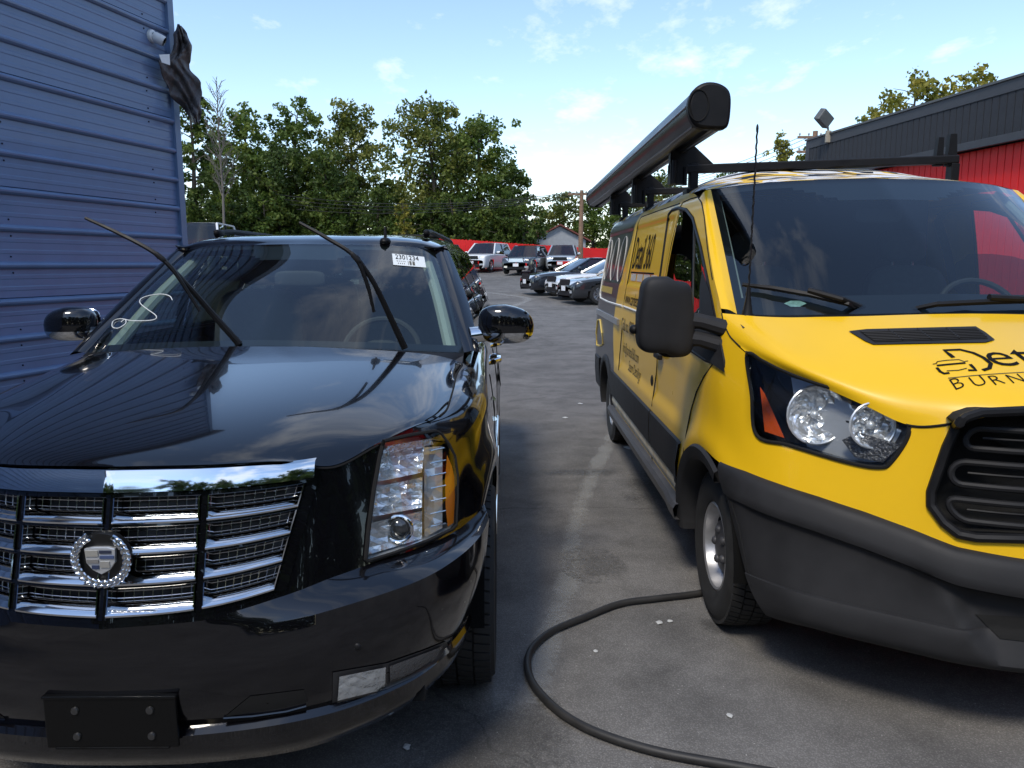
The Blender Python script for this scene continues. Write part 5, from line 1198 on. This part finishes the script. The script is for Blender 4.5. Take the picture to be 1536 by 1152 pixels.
epoly([(672, 682), (679, 698), (683, 715), (684, 745), (682, 784), (673, 790), (670, 760), (669, 720)], -.004, ambero, 'side_reflector', eh, fb=.5)
hc, hn = EF.hit(597, 795, ET, .3); rr_ = .036; rot = Vector((0, -1, .05)).to_track_quat('Z', 'Y').to_matrix(); hc = hc + Vector((0, .012, 0))
b = MB(); b.tube([hc + rot @ Vector((rr_ * 1.12 * math.cos(2*math.pi*k/30), rr_ * 1.12 * math.sin(2*math.pi*k/30), 0)) for k in range(30)], .006, 8, closed=True); b.build('projector_ring', chrome, eh)
b = MB(); b.sphere(hc + Vector((0, .012, 0)), (rr_, .03, rr_), 20, 12); b.build('projector_lens', mat('projector_glass', (.03, .032, .035), .04, 0, 1), eh)
b = MB()
for k in range(7):
    y_ = 672 + k * 19; b.tube([EF.hit(645, y_ + 5, ET, .4)[0] + Vector((0, .008, 0)), EF.hit(668, y_, ET, .4)[0] + Vector((0, .008, 0))], .0025, 5)
b.build('divider_fins', chrome, eh); both(eh)
# grille
gr = empty('grille', (0, 0, 0)); gr.parent = suv
ztg = 1.066; zbg = lambda x: .757 + .19 * x * x
def gx(x, z, off): d = x * 1.03 + .05 * x * x; q = EN(d, z, off); s_ = x / q.x if q.x > 1e-6 else 1; q = EN(d * s_, z, off); return Vector((x, q.y, z))
def gz(x, v): return ztg + (zbg(x) - ztg) * v
def xr(k, v): return (.240, .492 - .066 * v)[k]
bk = mat('grille_black', (.008, .008, .008), .35)
b = MB(); b.grid([[gx(.51 * u / 14 * (1 - .12 * v / 8), gz(.5 * u / 14, v / 8), -.062) for v in range(9)] for u in range(15)]); b.mirror(); b.build('grille_back', bk, gr, auto=0)
fb_ = MB()      # body-coloured lattice between the cells
def lat(x0, x1, v0, v1, n=6):
    P = [[gx(x0(v) + (x1(v) - x0(v)) * i / n, gz(x0(v) + (x1(v) - x0(v)) * i / n, v), off) for v, off in ((v0, -.05), (v0, .002), (v1, .002), (v1, -.05))] for i in range(n + 1)]; fb_.grid(P)
rws = [(.02 + .245 * k, .02 + .245 * k + .215) for k in range(4)]
for v0, v1 in [(-.01, .02)] + [(rws[k][1], rws[k + 1][0]) for k in range(3)] + [(rws[3][1], 1.03)]: lat(lambda v: 0., lambda v: .505 - .066 * v, v0, v1, 14)
for xa, xb in ((lambda v: 0., lambda v: .010), (lambda v: .234, lambda v: .250), (lambda v: .487 - .066 * v, lambda v: .515 - .066 * v)):
    P = [[gx(xa(v) if q in (0, 1) else xb(v), gz(xa(v), v), -.05 if q in (0, 3) else .003) for q in range(4)] for v in [k / 10 for k in range(11)]]; fb_.grid(P)
fb_.mirror(); fb_.build('grille_lattice', blk_paint, gr, recalc=True, auto=40)
for k, (v0, v1) in enumerate(rws):
    for c_ in range(2):
        x0 = (lambda v: .012) if c_ == 0 else (lambda v: .252); x1 = (lambda v: .232) if c_ == 0 else (lambda v: .485 - .066 * v); b = MB(); n = 10
        def P_(u, v, off): x = x0(v) + (x1(v) - x0(v)) * u; return gx(max(x, .0005), gz(x, v), off)
        dv_ = (v1 - v0)
        b.grid([[P_(i / n, v, o) for v, o in ((v1 + .004, -.01), (v1 + .002, .010), (v1 - dv_ * .07, .013), (v1 - dv_ * .34, -.008), (v1 - dv_ * .36, -.03))] for i in range(n + 1)])      # broad lower lip
        for ua, ub in ((0, .028), (1, .972)): b.grid([[P_(u, v, o) for u, o in ((ua, -.01), (ua, .010), ((ua + ub) / 2, .011), (ub, -.028))] for v in [v0 + dv_ * t / 5 for t in range(6)]])
        b.grid([[P_(i / n, v, o) for v, o in ((v0, -.01), (v0, .008), (v0 + dv_ * .06, -.02))] for i in range(n + 1)])
        cf1, cf2 = lr(b, 'grille_cell', chrome, gr, recalc=True, auto=40)
        b = MB()
        for i in range(1, 9): b.tube([P_(i / 9, v0 + dv_ * .06, -.034), P_(i / 9, v1 - dv_ * .28, -.034)], .0016, 5)
        for t in (.30, .56): b.tube([P_(i / n, v0 + dv_ * t, -.034) for i in range(n + 1)], .0016, 5)
        w1 = b.build('mesh', mat('wire_chrome', (.62, .62, .63), .2, 1), cf1, weld=0); v_ = b.v; b.v = [Vector((-q.x, q.y, q.z)) for q in v_]; b.build('mesh', MATS['wire_chrome'], cf2, weld=0)
b = MB(); P = []
for i in range(31):
    x = .508 * i / 30; d_ = x * 1.02 + .05 * x * x; P.append([Vector((x, EN(d_, z).y - o, z)) for z, o in ((EN.zt(min(d_, EN.dc[2])) + .000, .0), (EN.zt(min(d_, EN.dc[2])) - .004, .016), (1.105, .021), (1.076, .020), (1.068, -.004))])
b.grid(P); b.mirror(); b.build('header_bar', chrome, gr, auto=30)
em = empty('emblem', gx(.0005, .915, .020)); em.parent = gr; em.location.x = 0
b = MB(); b.lathe([(0, .0), (.066, .0), (.069, .008), (.069, .022)], (0, 0, 0), 'y', 40); b.build('emblem_back', bk, em, recalc=True)
b = MB(); b.tube([(.067 * math.cos(R(a)), -.004, .067 * math.sin(R(a))) for a in range(118, 423, 8)], .0075, 8)
for a in range(122, 420, 13):
    for s_ in (-1, 1):
        rr_ = .067 + s_ * .006; b.sphere((rr_ * math.cos(R(a)), -.010, rr_ * math.sin(R(a))), (.011, .005, .005), 8, 6, Matrix.Rotation(-R(a + 90 + s_ * 22), 3, 'Y'))
b.build('wreath', chrome, em, weld=0)
sh = [(-.040, .030), (-.020, .034), (.020, .034), (.040, .030), (.037, -.008), (.022, -.028), (0, -.040), (-.022, -.028), (-.037, -.008)]
b = MB(); b.prism([(x, -.012, z) for x, z in sh], (0, .012, 0)); b.build('shield', silverpl, em, smooth=False, recalc=True, bevel=.002)
for (x0, z0, x1, z1, c_) in ((-.036, .010, -.004, .026, (.45, .44, .40)), (.0, .018, .030, .026, (.05, .06, .10)), (.0, .004, .036, .012, (.10, .14, .28)), (-.034, -.008, -.004, .002, (.30, .29, .28)), (0, -.02, .024, -.004, (.42, .41, .38)), (-.022, -.024, -.004, -.014, (.06, .08, .16))):
    b = MB(); b.box(((x0 + x1) / 2, -.013, (z0 + z1) / 2), (x1 - x0, .004, z1 - z0)); b.build('crest_block', mat('crest_%d' % int(c_[0] * 1000), c_, .25, .4), em, smooth=False)
# fog lamps, intakes, plate bracket
fg = epoly([(499, 1008), (580, 994), (640, 973), (668, 961), (671, 967), (655, 994), (620, 1016), (580, 1034), (540, 1045), (498, 1053)], .003, mat('fog_frame', (.03, .03, .031), .3), 'fog_lamp', suv, EBT)
facet([(508, 1012), (576, 998), (575, 1030), (505, 1047)], 8, 5, .010, .005, chromef, 'reflector', fg, 9, EBT); epoly([(506, 1011), (577, 997), (576, 1031), (504, 1048)], .016, lensg, 'lens', fg, EBT)
epoly([(583, 997), (640, 976), (662, 967), (648, 992), (612, 1014), (583, 1026)], .007, mat('ribbed_grey_lens', (.16, .155, .15), .25, .3, bump=(130, .6, .006)), 'ribbed_lens', fg, EBT); both(fg)
it = epoly([(338, 1074), (375, 1044), (456, 1034), (462, 1052), (420, 1062)], .002, gapm, 'air_intake', suv, EBT); b = MB(); b.tube([EF.hit(px, py, EBT)[0] + Vector((0, -.004, 0)) for px, py in ((336, 1076), (380, 1073), (430, 1066), (460, 1058))], .004, 6); b.build('intake_lip', blk_paint, it); both(it)
pb = empty('plate_bracket', (.012, -.024, .482)); pb.parent = suv
b = MB(); b.box((0, 0, 0), (.345, .012, .145)); b.box((0, -.002, .072), (.350, .018, .008)); b.box((0, -.002, -.072), (.30, .016, .006)); b.build('bracket_plate', mat('gloss_black_plastic', (.004, .004, .004), .25, spec=.3), pb, smooth=False, bevel=.004)
for x in (-.09, .105):
    for z in (.035, -.038): MB().lathe([(0, -.013), (.009, -.012), (.011, -.008), (.011, 0)], (x, 0, z), 'y', 14).build('bolt', mat('bolt_grey', (.1, .1, .1), .3, .8), pb)
b = MB(); hh, nn = EF.hit(536, 970, EBT); b.sphere(hh, (.011, .006, .011), 14, 8); o = b.build('parking_sensor', blackpl, suv); both(o)
# mirrors
for s_ in (1, -1):
    em_ = empty('wing_mirror', (0, 0, 0)); em_.parent = suv; c = Vector((s_ * 1.055, 1.76, 1.392)) if s_ > 0 else Vector((-1.02, 1.80, 1.392))
    f_ = lambda q: Vector((q.x, q.y * (1 - .5 * abs(q.x) / .3), q.z + .03 * (-q.x * s_ / .15 if q.z > 0 and q.x * s_ > 0 else 0)))
    k_ = 1 if s_ > 0 else .88; P = sbox(c, (.265 * k_, .17, .185 * k_), 3.0, 32, 24, fn=f_); cut = 10
    b = MB(); b.grid(P[cut:], closed=True); b.build('mirror_cap', blk_paint, em_, recalc=True); b = MB(); b.grid(P[:cut + 1], closed=True); b.build('lower_shell', chrome, em_, recalc=True)
    b = MB(); b.tube([c + Vector((-s_ * .08, 0, -.045)), c + Vector((-s_ * .17, -.02, -.055))], [.035, .042], 12); b.build('arm', chrome, em_)
    b = MB(); b.grid(sbox(c + Vector((0, .085, 0)), (.20, .01, .14), 4), closed=True); b.build('mirror_glass', chrome, em_, recalc=True)
# flank hardware
for s_ in (1, -1):
    side_ = '' if s_ > 0 else '2'
    def q_(y, z, off): p = EN.yz(y, z, off); return Vector((s_ * p.x, p.y, p.z))
    for dn, y in (('front_door', 2.60), ('rear_door', 3.55)):
        b = MB(); b.tube([q_(y - .11, 1.12, .005), q_(y - .07, 1.125, .035), q_(y + .07, 1.13, .035), q_(y + .11, 1.13, .005)], .016, 8); b.build('door_handle', chrome, EP[dn + side_])
    b = MB(); b.grid([[q_(y, z, o) for z, o in ((.96, .002), (.965, .014), (1.05, .014), (1.06, .002))] for y in (1.58, 1.6, 1.66, 1.68)]); b.build('fender_vent', chrome, EP['front_fender' + side_], recalc=True)
    b = MB(); b.grid([[Vector((s_ * x, y, z)) for x, z in ((.88, .40), (.985, .395), (1.0, .375), (.995, .35), (.88, .345))] for y in (1.62, 1.68, 2.5, 3.4, 3.52)]); b.build('running_board', blackpl, suv, recalc=True)
    b = MB(); b.tube([(s_ * .998, 1.66, .385), (s_ * .998, 3.48, .385)], .012, 8); b.build('sill_chrome', chrome, suv)
    b = MB(); b.tube([q_(y, .60, .006) for y in (1.64, 2.2, 2.8, 3.5)], .013, 6); b.build('side_molding', chrome, suv)
    b = MB(); b.tube([(s_ * .60, 2.62, 1.835), (s_ * .60, 2.70, 1.856), (s_ * .60, 2.9, 1.866), (s_ * .60, 4.5, 1.866), (s_ * .60, 4.75, 1.855), (s_ * .60, 4.85, 1.83)], .016, 8); b.build('roof_rail', mat('satin_rail', (.008, .008, .009), .6, 0, spec=.2), suv)
    b = MB(); b.grid(sbox((s_ * .60, 2.66, 1.85), (.04, .12, .04), 3), closed=True); b.build('rail_foot', MATS['satin_rail'], suv, recalc=True)
    for cy in (EWF, EWR): wheel(suv, (s_ * .868, cy, EWZ - .003), EWZ, .285, .285, s_, 'chrome', tread=True)
for cy in (EWF, EWR):
    for s_ in (-1, 1):
        b = MB(); b.halfwell(.45, s_ * .975, s_ * .62, (0, cy, EWZ)); b.build('wheel_well', MATS['well_black'], suv)
b = MB(); b.box((0, 2.6, .40), (1.6, 4.6, .12)); b.build('underbody', gapm, suv, smooth=False)
b = MB(); b.tube([(-.60, 3.9, 1.876), (.60, 3.9, 1.876)], .014, 8); b.build('roof_crossbar', MATS['satin_rail'], suv)
ap = EF.hit(578, 362, ERT, 2.6)[0]; b = MB(); b.sphere(ap, (.03, .05, .022), 14, 8); b.tube([ap, ap + Vector((0, .01, .075))], [.010, .006], 8); b.build('roof_antenna', blackpl, suv)
# wipers, lifted off the glass
def wiper(base, arm, head, blade, nm_):
    e = empty('wiper', (0, 0, 0)); e.parent = suv; A = [EF.at(p[0], p[1], y=p[2]) for p in base + arm + head]; b = MB(); b.tube([crs(A, t / 16) for t in range(17)], [.015 - .006 * t / 16 for t in range(17)], 8); b.build('arm', blackpl, e)
    B = [EF.at(p[0], p[1], y=p[2]) for p in blade]; b = MB(); b.tube([crs(B, t / 24) for t in range(25)], [.0065 + .003 * math.sin(math.pi * t / 24) for t in range(25)], 6); b.build('blade', blackpl, e)
    c = crs(B, .52); b = MB(); b.grid(sbox(c, (.022, .022, .06), 3, rot=(B[-1] - B[0]).to_track_quat('Z', 'Y').to_matrix()), closed=True); b.build('clip', blackpl, e, recalc=True)
wiper([(607, 522, 1.42)], [(585, 475, 1.37), (561, 425, 1.31)], [(534, 384, 1.27)], [(449, 334, 1.30), (490, 357, 1.285), (531, 384, 1.27), (550, 424, 1.28), (561, 468, 1.30)], 'r')
wiper([(359, 516, 1.40)], [(318, 470, 1.36), (285, 432, 1.31)], [(244, 388, 1.27)], [(128, 327, 1.30), (174, 348, 1.29), (222, 373, 1.27), (250, 394, 1.27), (269, 418, 1.28), (300, 467, 1.30)], 'l')
# paper sticker and chalk mark on the glass
stq = [(588, 381), (636, 386), (639, 402), (590, 398)]
def stk(u, v, off):
    a = [stq[0][k] * (1 - u) + stq[1][k] * u for k in (0, 1)]; c = [stq[3][k] * (1 - u) + stq[2][k] * u for k in (0, 1)]; p = [a[k] * (1 - v) + c[k] * v for k in (0, 1)]; h, n = EF.hit(p[0], p[1], EWT, 2.2); return h + n * off
paper = mat('white_paper', (.72, .76, .76), .6); b = MB(); b.grid([[stk(u / 8, v / 3, .003) for u in range(9)] for v in range(4)]); st = b.build('window_sticker', paper, EP['ws'], recalc=True)
text_obj('2301234', 'lettering', ink, lambda a, c: stk(.08 + a * .21, .46 - c * .58, .005), 1.0, st, 1.0)
rnd = random.Random(2); b = MB()
for k in range(26):
    u = .44 + .24 * k / 26
    if rnd.random() < .62: b.add([stk(u, .55, .005), stk(u + .006, .55, .005), stk(u + .006, .92, .005), stk(u, .92, .005)], [(0, 1, 2, 3)])
for k in range(9): u = .12 + .03 * k; v = .60 + .2 * (k % 2); b.add([stk(u, v, .005), stk(u + .022, v, .005), stk(u + .022, v + .08, .005), stk(u, v + .08, .005)], [(0, 1, 2, 3)])
stuff(b.build('barcode', greyink, st, recalc=True))
ck = [(182, 484), (188, 480), (189, 486), (178, 493), (169, 491), (171, 482), (182, 479), (200, 482), (229, 481), (235, 475), (222, 465), (211, 456), (212, 449), (225, 444), (243, 442), (255, 445), (259, 451)]
b = MB(); b.tube([crs([EF.hit(p[0], p[1], EWT, 1.8)[0] + Vector((0, -.003, .003)) for p in ck], t / 60) for t in range(61)], .0022, 5); b.build('chalk_mark', paper, EP['ws'])
# interior
b = MB(); b.grid([[Vector((-.86 + 1.72 * k / 12, y, z)) for k in range(13)] for y, z in ((1.50, 1.24), (1.62, 1.27), (1.85, 1.25), (1.95, 1.18), (2.0, .9), (2.0, .6))], flip=True); b.build('dashboard', dk, suv)
lthr = mat('grey_leather', (.075, .072, .068), .5, var=(20, .15))
for x in (-.42, .42): seat(x, 2.45, .86, suv, lthr, w=.54); seat(x, 3.35, .88, suv, lthr, w=.6); seat(x, 4.2, .90, suv, lthr, w=.55)
steering(suv, (.42, 2.02, 1.22), .195, 62)
b = MB(); b.box((0, 3.2, .55), (1.75, 3.4, .05)); b.build('cabin_floor', dk, suv, smooth=False)
b = MB(); b.tube([GWe[i][-1] + Vector((-.06, .07, -.02)) for i in range(0, 37, 4)], .030, 8); lr(b, 'pillar_trim', lg, suv)
b = MB(); b.grid(sbox((0, 2.10, 1.60), (.26, .03, .08), 4), closed=True); b.build('inside_mirror', dk, suv, recalc=True)
b = MB(); b.grid([[q + Vector((0, .03, -.05)) for q in r] for r in GRr], flip=False); b.mirror(); b.build('headliner', mat('headliner_grey', (.22, .22, .21), .9), suv, auto=0)
# ------------------------------------------------------------------ parked cars in the distance
def far_car(name, x, y, ang, L, W, H, kind, paint, label, group, hood=1.0, rim='alloy', plate=True, dark_grille=True):
    e = empty(name, (x, y, ground_z(x, y)), ang); tag(e, label, 'car', group); hw = W / 2; belt = {'suv': H * .60, 'sedan': H * .645, 'van': H * .55}[kind]
    st = {'suv': [(-.5, .80, .62), (-.492, .88, .80), (-.46, .94, .90), (-.38, .985, .955), (-.2, 1, 1.0), (0, 1, 1.0), (.3, 1, 1.0), (.45, .97, 1.0), (.49, .9, .96), (.5, .82, .8)],
          'sedan': [(-.5, .72, .58), (-.49, .84, .72), (-.45, .93, .82), (-.36, .98, .90), (-.2, 1, .965), (0, 1, 1.0), (.25, 1, 1.02), (.40, .97, 1.0), (.48, .9, .95), (.5, .8, .75)],
          'van': [(-.5, .82, .66), (-.492, .9, .84), (-.45, .96, .94), (-.36, .99, .98), (-.2, 1, 1.0), (0, 1, 1.0), (.3, 1, 1.0), (.47, .97, 1.0), (.495, .9, .96), (.5, .85, .8)]}[kind]
    rows = []
    for u, w, h in st:
        h *= belt; w *= hw; rows.append([Vector(q) for q in ((w * .88, u * L, .20), (w * .97, u * L, .30), (w, u * L, .30 + (h - .3) * .4), (w * .985, u * L, h - .10), (w * .93, u * L, h - .02), (w * .6, u * L, h + .012), (0, u * L, h + .02))])
    wy = (-.31 * L, .29 * L); wr = .36 if kind != 'sedan' else .33
    G = patch(rows, 40, 18); b = MB()
    def kp(i, j):
        q = (G[i][j] + G[i + 1][j + 1]) / 2; return not any(math.hypot(q.y - c, q.z - wr) < wr * 1.12 and q.x > hw * .6 for c in wy)
    b.grid(G, keep=kp); b.mirror(); b.build('body', paint, e, auto=0, recalc=True)
    b = MB()
    for s_ in (-1, 1):
        for c in wy: b.halfwell(wr * 1.14, s_ * hw * .96, s_ * hw * .55, (0, c, wr), 16)
    stuff(b.build('wheel_wells', MATS['well_black'], e))
    yb0, yt0, yt1, yb1 = {'suv': (-.20, -.04, .40, .47), 'sedan': (-.17, .02, .22, .38), 'van': (-.24, -.08, .44, .485)}[kind]
    bw_, tw = hw * .93, hw * .70
    A = [Vector((bw_, yb0 * L, belt)), Vector((bw_, yb1 * L, belt))]; T = [Vector((tw, yt0 * L, H * .965)), Vector((tw, yt1 * L, H * .965))]
    gm = glass('far_glass', (.16, .18, .18), 1.55); mm = lambda q: Vector((-q.x, q.y, q.z))
    def quad(a, b_, c, d, nm_, m, bow=0.): P = [[a.lerp(b_, i / 6).lerp(d.lerp(c, i / 6), j / 4) + Vector((0, bow * math.sin(math.pi * i / 6), 0)) for j in range(5)] for i in range(7)]; MB().grid(P).build(nm_, m, e, recalc=True)
    quad(mm(A[0]), A[0], T[0], mm(T[0]), 'windshield', gm, -.05 * L * .3); quad(mm(A[1]), A[1], T[1], mm(T[1]), 'rear_window', gm, .03)
    for f_ in (lambda q: q, mm): quad(f_(A[0]), f_(A[1]), f_(T[1]), f_(T[0]), 'side_window', gm)
    P = patch([[(0, yt0 * L - .05, H * .972), (tw * .7, yt0 * L - .03, H * .97), (tw * 1.03, yt0 * L, H * .955)], [(0, (yt0 * .6 + yt1 * .4) * L, H), (tw * .7, (yt0 * .6 + yt1 * .4) * L, H * .995), (tw * 1.03, (yt0 * .6 + yt1 * .4) * L, H * .965)], [(0, yt1 * L + .03, H * .975), (tw * .7, yt1 * L + .02, H * .97), (tw * 1.03, yt1 * L, H * .955)]], 10, 8)
    b = MB(); b.grid(P); b.mirror(); b.build('roof', paint, e, recalc=True, auto=0)
    for f_ in (lambda q: q, mm):
        for k in (0, 1): MB().tube([f_(A[k]), f_(T[k])], .045, 6).build('pillar', paint, e)
        MB().tube([f_(A[0].lerp(A[1], .52)), f_(T[0].lerp(T[1], .45))], .035, 6).build('pillar', MATS['black_plastic'], e); MB().tube([f_(T[0]), f_(T[1])], .035, 6).build('roof_rail', paint, e)
    for s_ in (-1, 1):
        for c in wy:
            w_ = empty('wheel', (s_ * (hw - .12), c, wr)); w_.parent = e
            MB().lathe([(wr * .68, -.1), (wr * .95, -.1), (wr, -.07), (wr, .07), (wr * .95, .1), (wr * .68, .1)], (0, 0, 0), 'x', 28).build('tyre', rubber, w_, recalc=True)
            b = MB(); b.lathe([(wr * .69, s_ * .09), (wr * .62, s_ * .06), (wr * .6, s_ * .0), (0, s_ * 0)], (0, 0, 0), 'x', 28); 
            for k in range(9): a = 2 * math.pi * k / 9; b.bar((s_ * .075, 0, 0), (s_ * .065, wr * .66 * math.cos(a), wr * .66 * math.sin(a)), .03, .05, up=(1, 0, 0))
            b.lathe([(.07, s_ * .06), (.06, s_ * .09), (0, s_ * .09)], (0, 0, 0), 'x', 12); b.build('rim', mat('alloy', (.55, .55, .56), .25, .9), w_, recalc=True)
        zf = belt * (.80 if kind != 'sedan' else .74); hl_ = [(hw * .52, -.497 * L, zf - .07), (hw * .86, -.475 * L, zf - .05), (hw * .93, -.44 * L, zf + .03), (hw * .86, -.465 * L, zf + .075), (hw * .52, -.49 * L, zf + .06)]
        b = MB(); b.prism([(s_ * q[0], q[1] - .02, q[2]) for q in hl_], (0, .1, 0)); b.build('headlight', mat('far_lamp', (.72, .74, .76), .12, .5), e, recalc=True, smooth=False)
        b = MB(); b.grid(sbox((s_ * (hw + .10), yb0 * L + .30, belt + .09), (.2, .1, .14), 3, 12, 8), closed=True); b.build('mirror', paint, e, recalc=True)
        b = MB(); b.prism([(s_ * hw * .55, -.502 * L, .36), (s_ * hw * .8, -.49 * L, .36), (s_ * hw * .8, -.49 * L, .46), (s_ * hw * .55, -.502 * L, .46)], (0, .06, 0)); b.build('fog_lamp', MATS['far_lamp'], e, recalc=True, smooth=False)
    zf = belt * .80; b = MB(); b.prism([(-hw * .48, -.503 * L, zf - .12), (hw * .48, -.503 * L, zf - .12), (hw * .42, -.501 * L, zf + .07), (-hw * .42, -.501 * L, zf + .07)], (0, .06, 0)); b.build('grille', blackpl if dark_grille else silverpl, e, recalc=True, smooth=False)
    b = MB(); b.prism([(-hw * .62, -.501 * L, .27), (hw * .62, -.501 * L, .27), (hw * .55, -.501 * L, .42), (-hw * .55, -.501 * L, .42)], (0, .08, 0)); b.build('lower_grille', blackpl, e, recalc=True, smooth=False)
    if plate: b = MB(); b.box((0, -.506 * L - .01, .52), (.32, .02, .17)); b.build('number_plate', mat('plate_white', (.75, .75, .76), .5), e, smooth=False)
    return e
pw = mat('white_car_paint', (.70, .70, .70), .3, 0, .8); pb_ = mat('navy_black_paint', (.012, .014, .020), .2, 0, 1.0); psil = mat('silver_paint', (.42, .45, .48), .3, .5, .8); pdg = mat('graphite_paint', (.03, .033, .038), .25, .3, 1.0); pbr = mat('dark_red_paint', (.10, .008, .01), .25, 0, 1)
GC = 'cars parked against the red fence'; GS = 'saloons parked nose out behind the van'
far_car('parked_suv', -1.62, 49.2, R(-20), 4.85, 1.93, 1.76, 'suv', pw, 'white SUV with twin dark grille openings parked at the red fence', GC)
far_car('parked_suv', .85, 46.4, R(-16), 4.6, 1.85, 1.68, 'suv', pb_, 'dark blue black SUV with a pale grille parked at the red fence', GC, dark_grille=False)
far_car('parked_suv', 3.15, 48.6, R(-8), 4.5, 1.85, 1.66, 'suv', psil, 'silver blue SUV at the red fence half hidden by the black saloon', GC)
far_car('parked_suv', -4.75, 48.6, R(-22), 4.6, 1.85, 1.72, 'suv', pdg, 'dark SUV at the red fence peeping past the black SUV roof', GC)
def nose(nx, ny, a, L): return nx - math.sin(a) * L / 2 * 1.0, ny + math.cos(a) * L / 2
a_ = R(-72)
for (nx, ny, pt, lab, L) in ((.53, 31.0, pb_, 'black saloon with bright alloy wheels parked nose out', 4.85), (1.45, 28.9, pw, 'white saloon squeezed between the black and graphite saloons', 4.7), (1.80, 26.8, pdg, 'graphite saloon whose tail is hidden by the yellow van', 4.8)):
    cx_, cy_ = nose(nx, ny, a_, L); far_car('parked_saloon', cx_, cy_, a_, L, 1.83, 1.46, 'sedan', pt, lab, GS)
GL = 'vehicles parked beyond the black SUV roof'
for px, Y, H, kind, pt, lab in ((306, 30, 2.10, 'van', pw, 'white van whose windshield shows beside the blue building corner'), (385, 30.5, 1.72, 'suv', pdg, 'dark SUV between the white van and the silver one'), (452, 30, 1.95, 'suv', psil, 'silver SUV whose roof shows over the black SUV roof'), (540, 31, 1.75, 'suv', pb_, 'blue black SUV mostly hidden behind the lifted wiper')):
    far_car('parked_vehicle', pxx(px, Y), Y, R(6), 4.8, 1.9, H, kind, pt, lab, GL)
# ------------------------------------------------------------------ hose and litter
hs_ = [(1.35, 3.95), (1.10, 3.80), (.94, 3.72), (.72, 3.66), (.53, 3.60), (.34, 3.45), (.19, 3.32), (.10, 3.18), (.066, 3.05), (.075, 2.90), (.121, 2.77), (.20, 2.64), (.313, 2.533), (.50, 2.43), (.758, 2.348), (1.1, 2.24), (1.6, 2.05), (2.2, 1.6)]
o = MB().tube([crs([V3(x, y, .019) for x, y in hs_], t / 150) for t in range(151)], .0165, 10).build('rubber_hose', mat('hose_rubber', (.022, .021, .02), .55, var=(9, .35), bump=(80, .3, .001)), auto=0); tag(o, 'black rubber hose looped over the asphalt from under the van wheel', 'hose')
rnd = random.Random(21); lit = []
for px, py, s_ in ((989, 935, .018), (1005, 933, .012), (893, 978, .010), (945, 672, .05), (870, 606, .03), (610, 1122, .014), (848, 627, .03), (1095, 1075, .012)):
    d = world_ray(px, py); t = -EYE / d.z; p = V3(0, 0, EYE) + d * t; lit.append((p.x, p.y, s_))
for i, (x, y, s_) in enumerate(lit):
    P = []; n = 9
    for r_ in (1, .6, .05): P.append([V3(x + s_ * r_ * rnd.uniform(.7, 1.3) * math.cos(2*math.pi*k/n), y + s_ * 1.2 * r_ * rnd.uniform(.7, 1.3) * math.sin(2*math.pi*k/n), .006 + (1 - r_) * s_ * .35 * rnd.uniform(.4, 1.2)) for k in range(n)])
    o = MB().grid(P, closed=True).build('litter_scrap', mat('pale_scrap', (.5, .5, .48), .5), smooth=False, recalc=True, solid=.002); tag(o, ('larger pale scrap of the pair inside the hose loop', 'smaller pale scrap of the pair inside the hose loop', 'tiny pale scrap next to the hose bend', 'crumpled clear litter beside the van sill', 'pale scrap on the open asphalt towards the far cars', 'tiny pale scrap below the bumper of the black SUV', 'pale scrap on the lane level with the van rear wheel', 'tiny pale scrap on the asphalt in front of the van wheel')[i], 'litter', 'scraps of litter on the asphalt')
rnd = random.Random(9); b = MB()
for _ in range(520):
    x, y = rnd.uniform(-2.2, 3.2), rnd.uniform(1.3, 9.5); q = rnd.uniform(.0015, .005); b.sphere((x, y, q * .4), (q, q * rnd.uniform(.6, 1.2), q * .7), 5, 3)
stuff(b.build('loose_grit', mat('grit', (.20, .19, .17), .9, var=(3, .5)), auto=0)); bpy.data.objects['loose_grit']['label'] = 'loose grit strewn over the asphalt between the vehicles'; bpy.data.objects['loose_grit']['category'] = 'grit'
# ------------------------------------------------------------------ trees on the other side of the lot, seen in the paint and chrome
for k, (x, y, t_, w) in enumerate(((-13, -19, 10, 3.2), (-8.5, -17, 8.5, 2.8), (-4, -18, 10.5, 3.2), (.5, -17, 9, 3.0), (5, -18.5, 10, 3.2), (9.5, -17, 8.5, 3), (14, -19, 10.5, 3.3), (19, -17, 9.5, 3.2), (12, -9, 9.5, 3.0), (15.5, -5, 10, 3.2), (14, -13, 9, 3.0), (17, 0, 10, 3.0))):
    tree('roadside_tree', x, y, t_, w, 'leafy green tree on the far side of the lot facing the vehicles', 'dark', 'trees facing the two vehicles', seed=300 + k, dens=1.1, leaf=.8, low=.02)
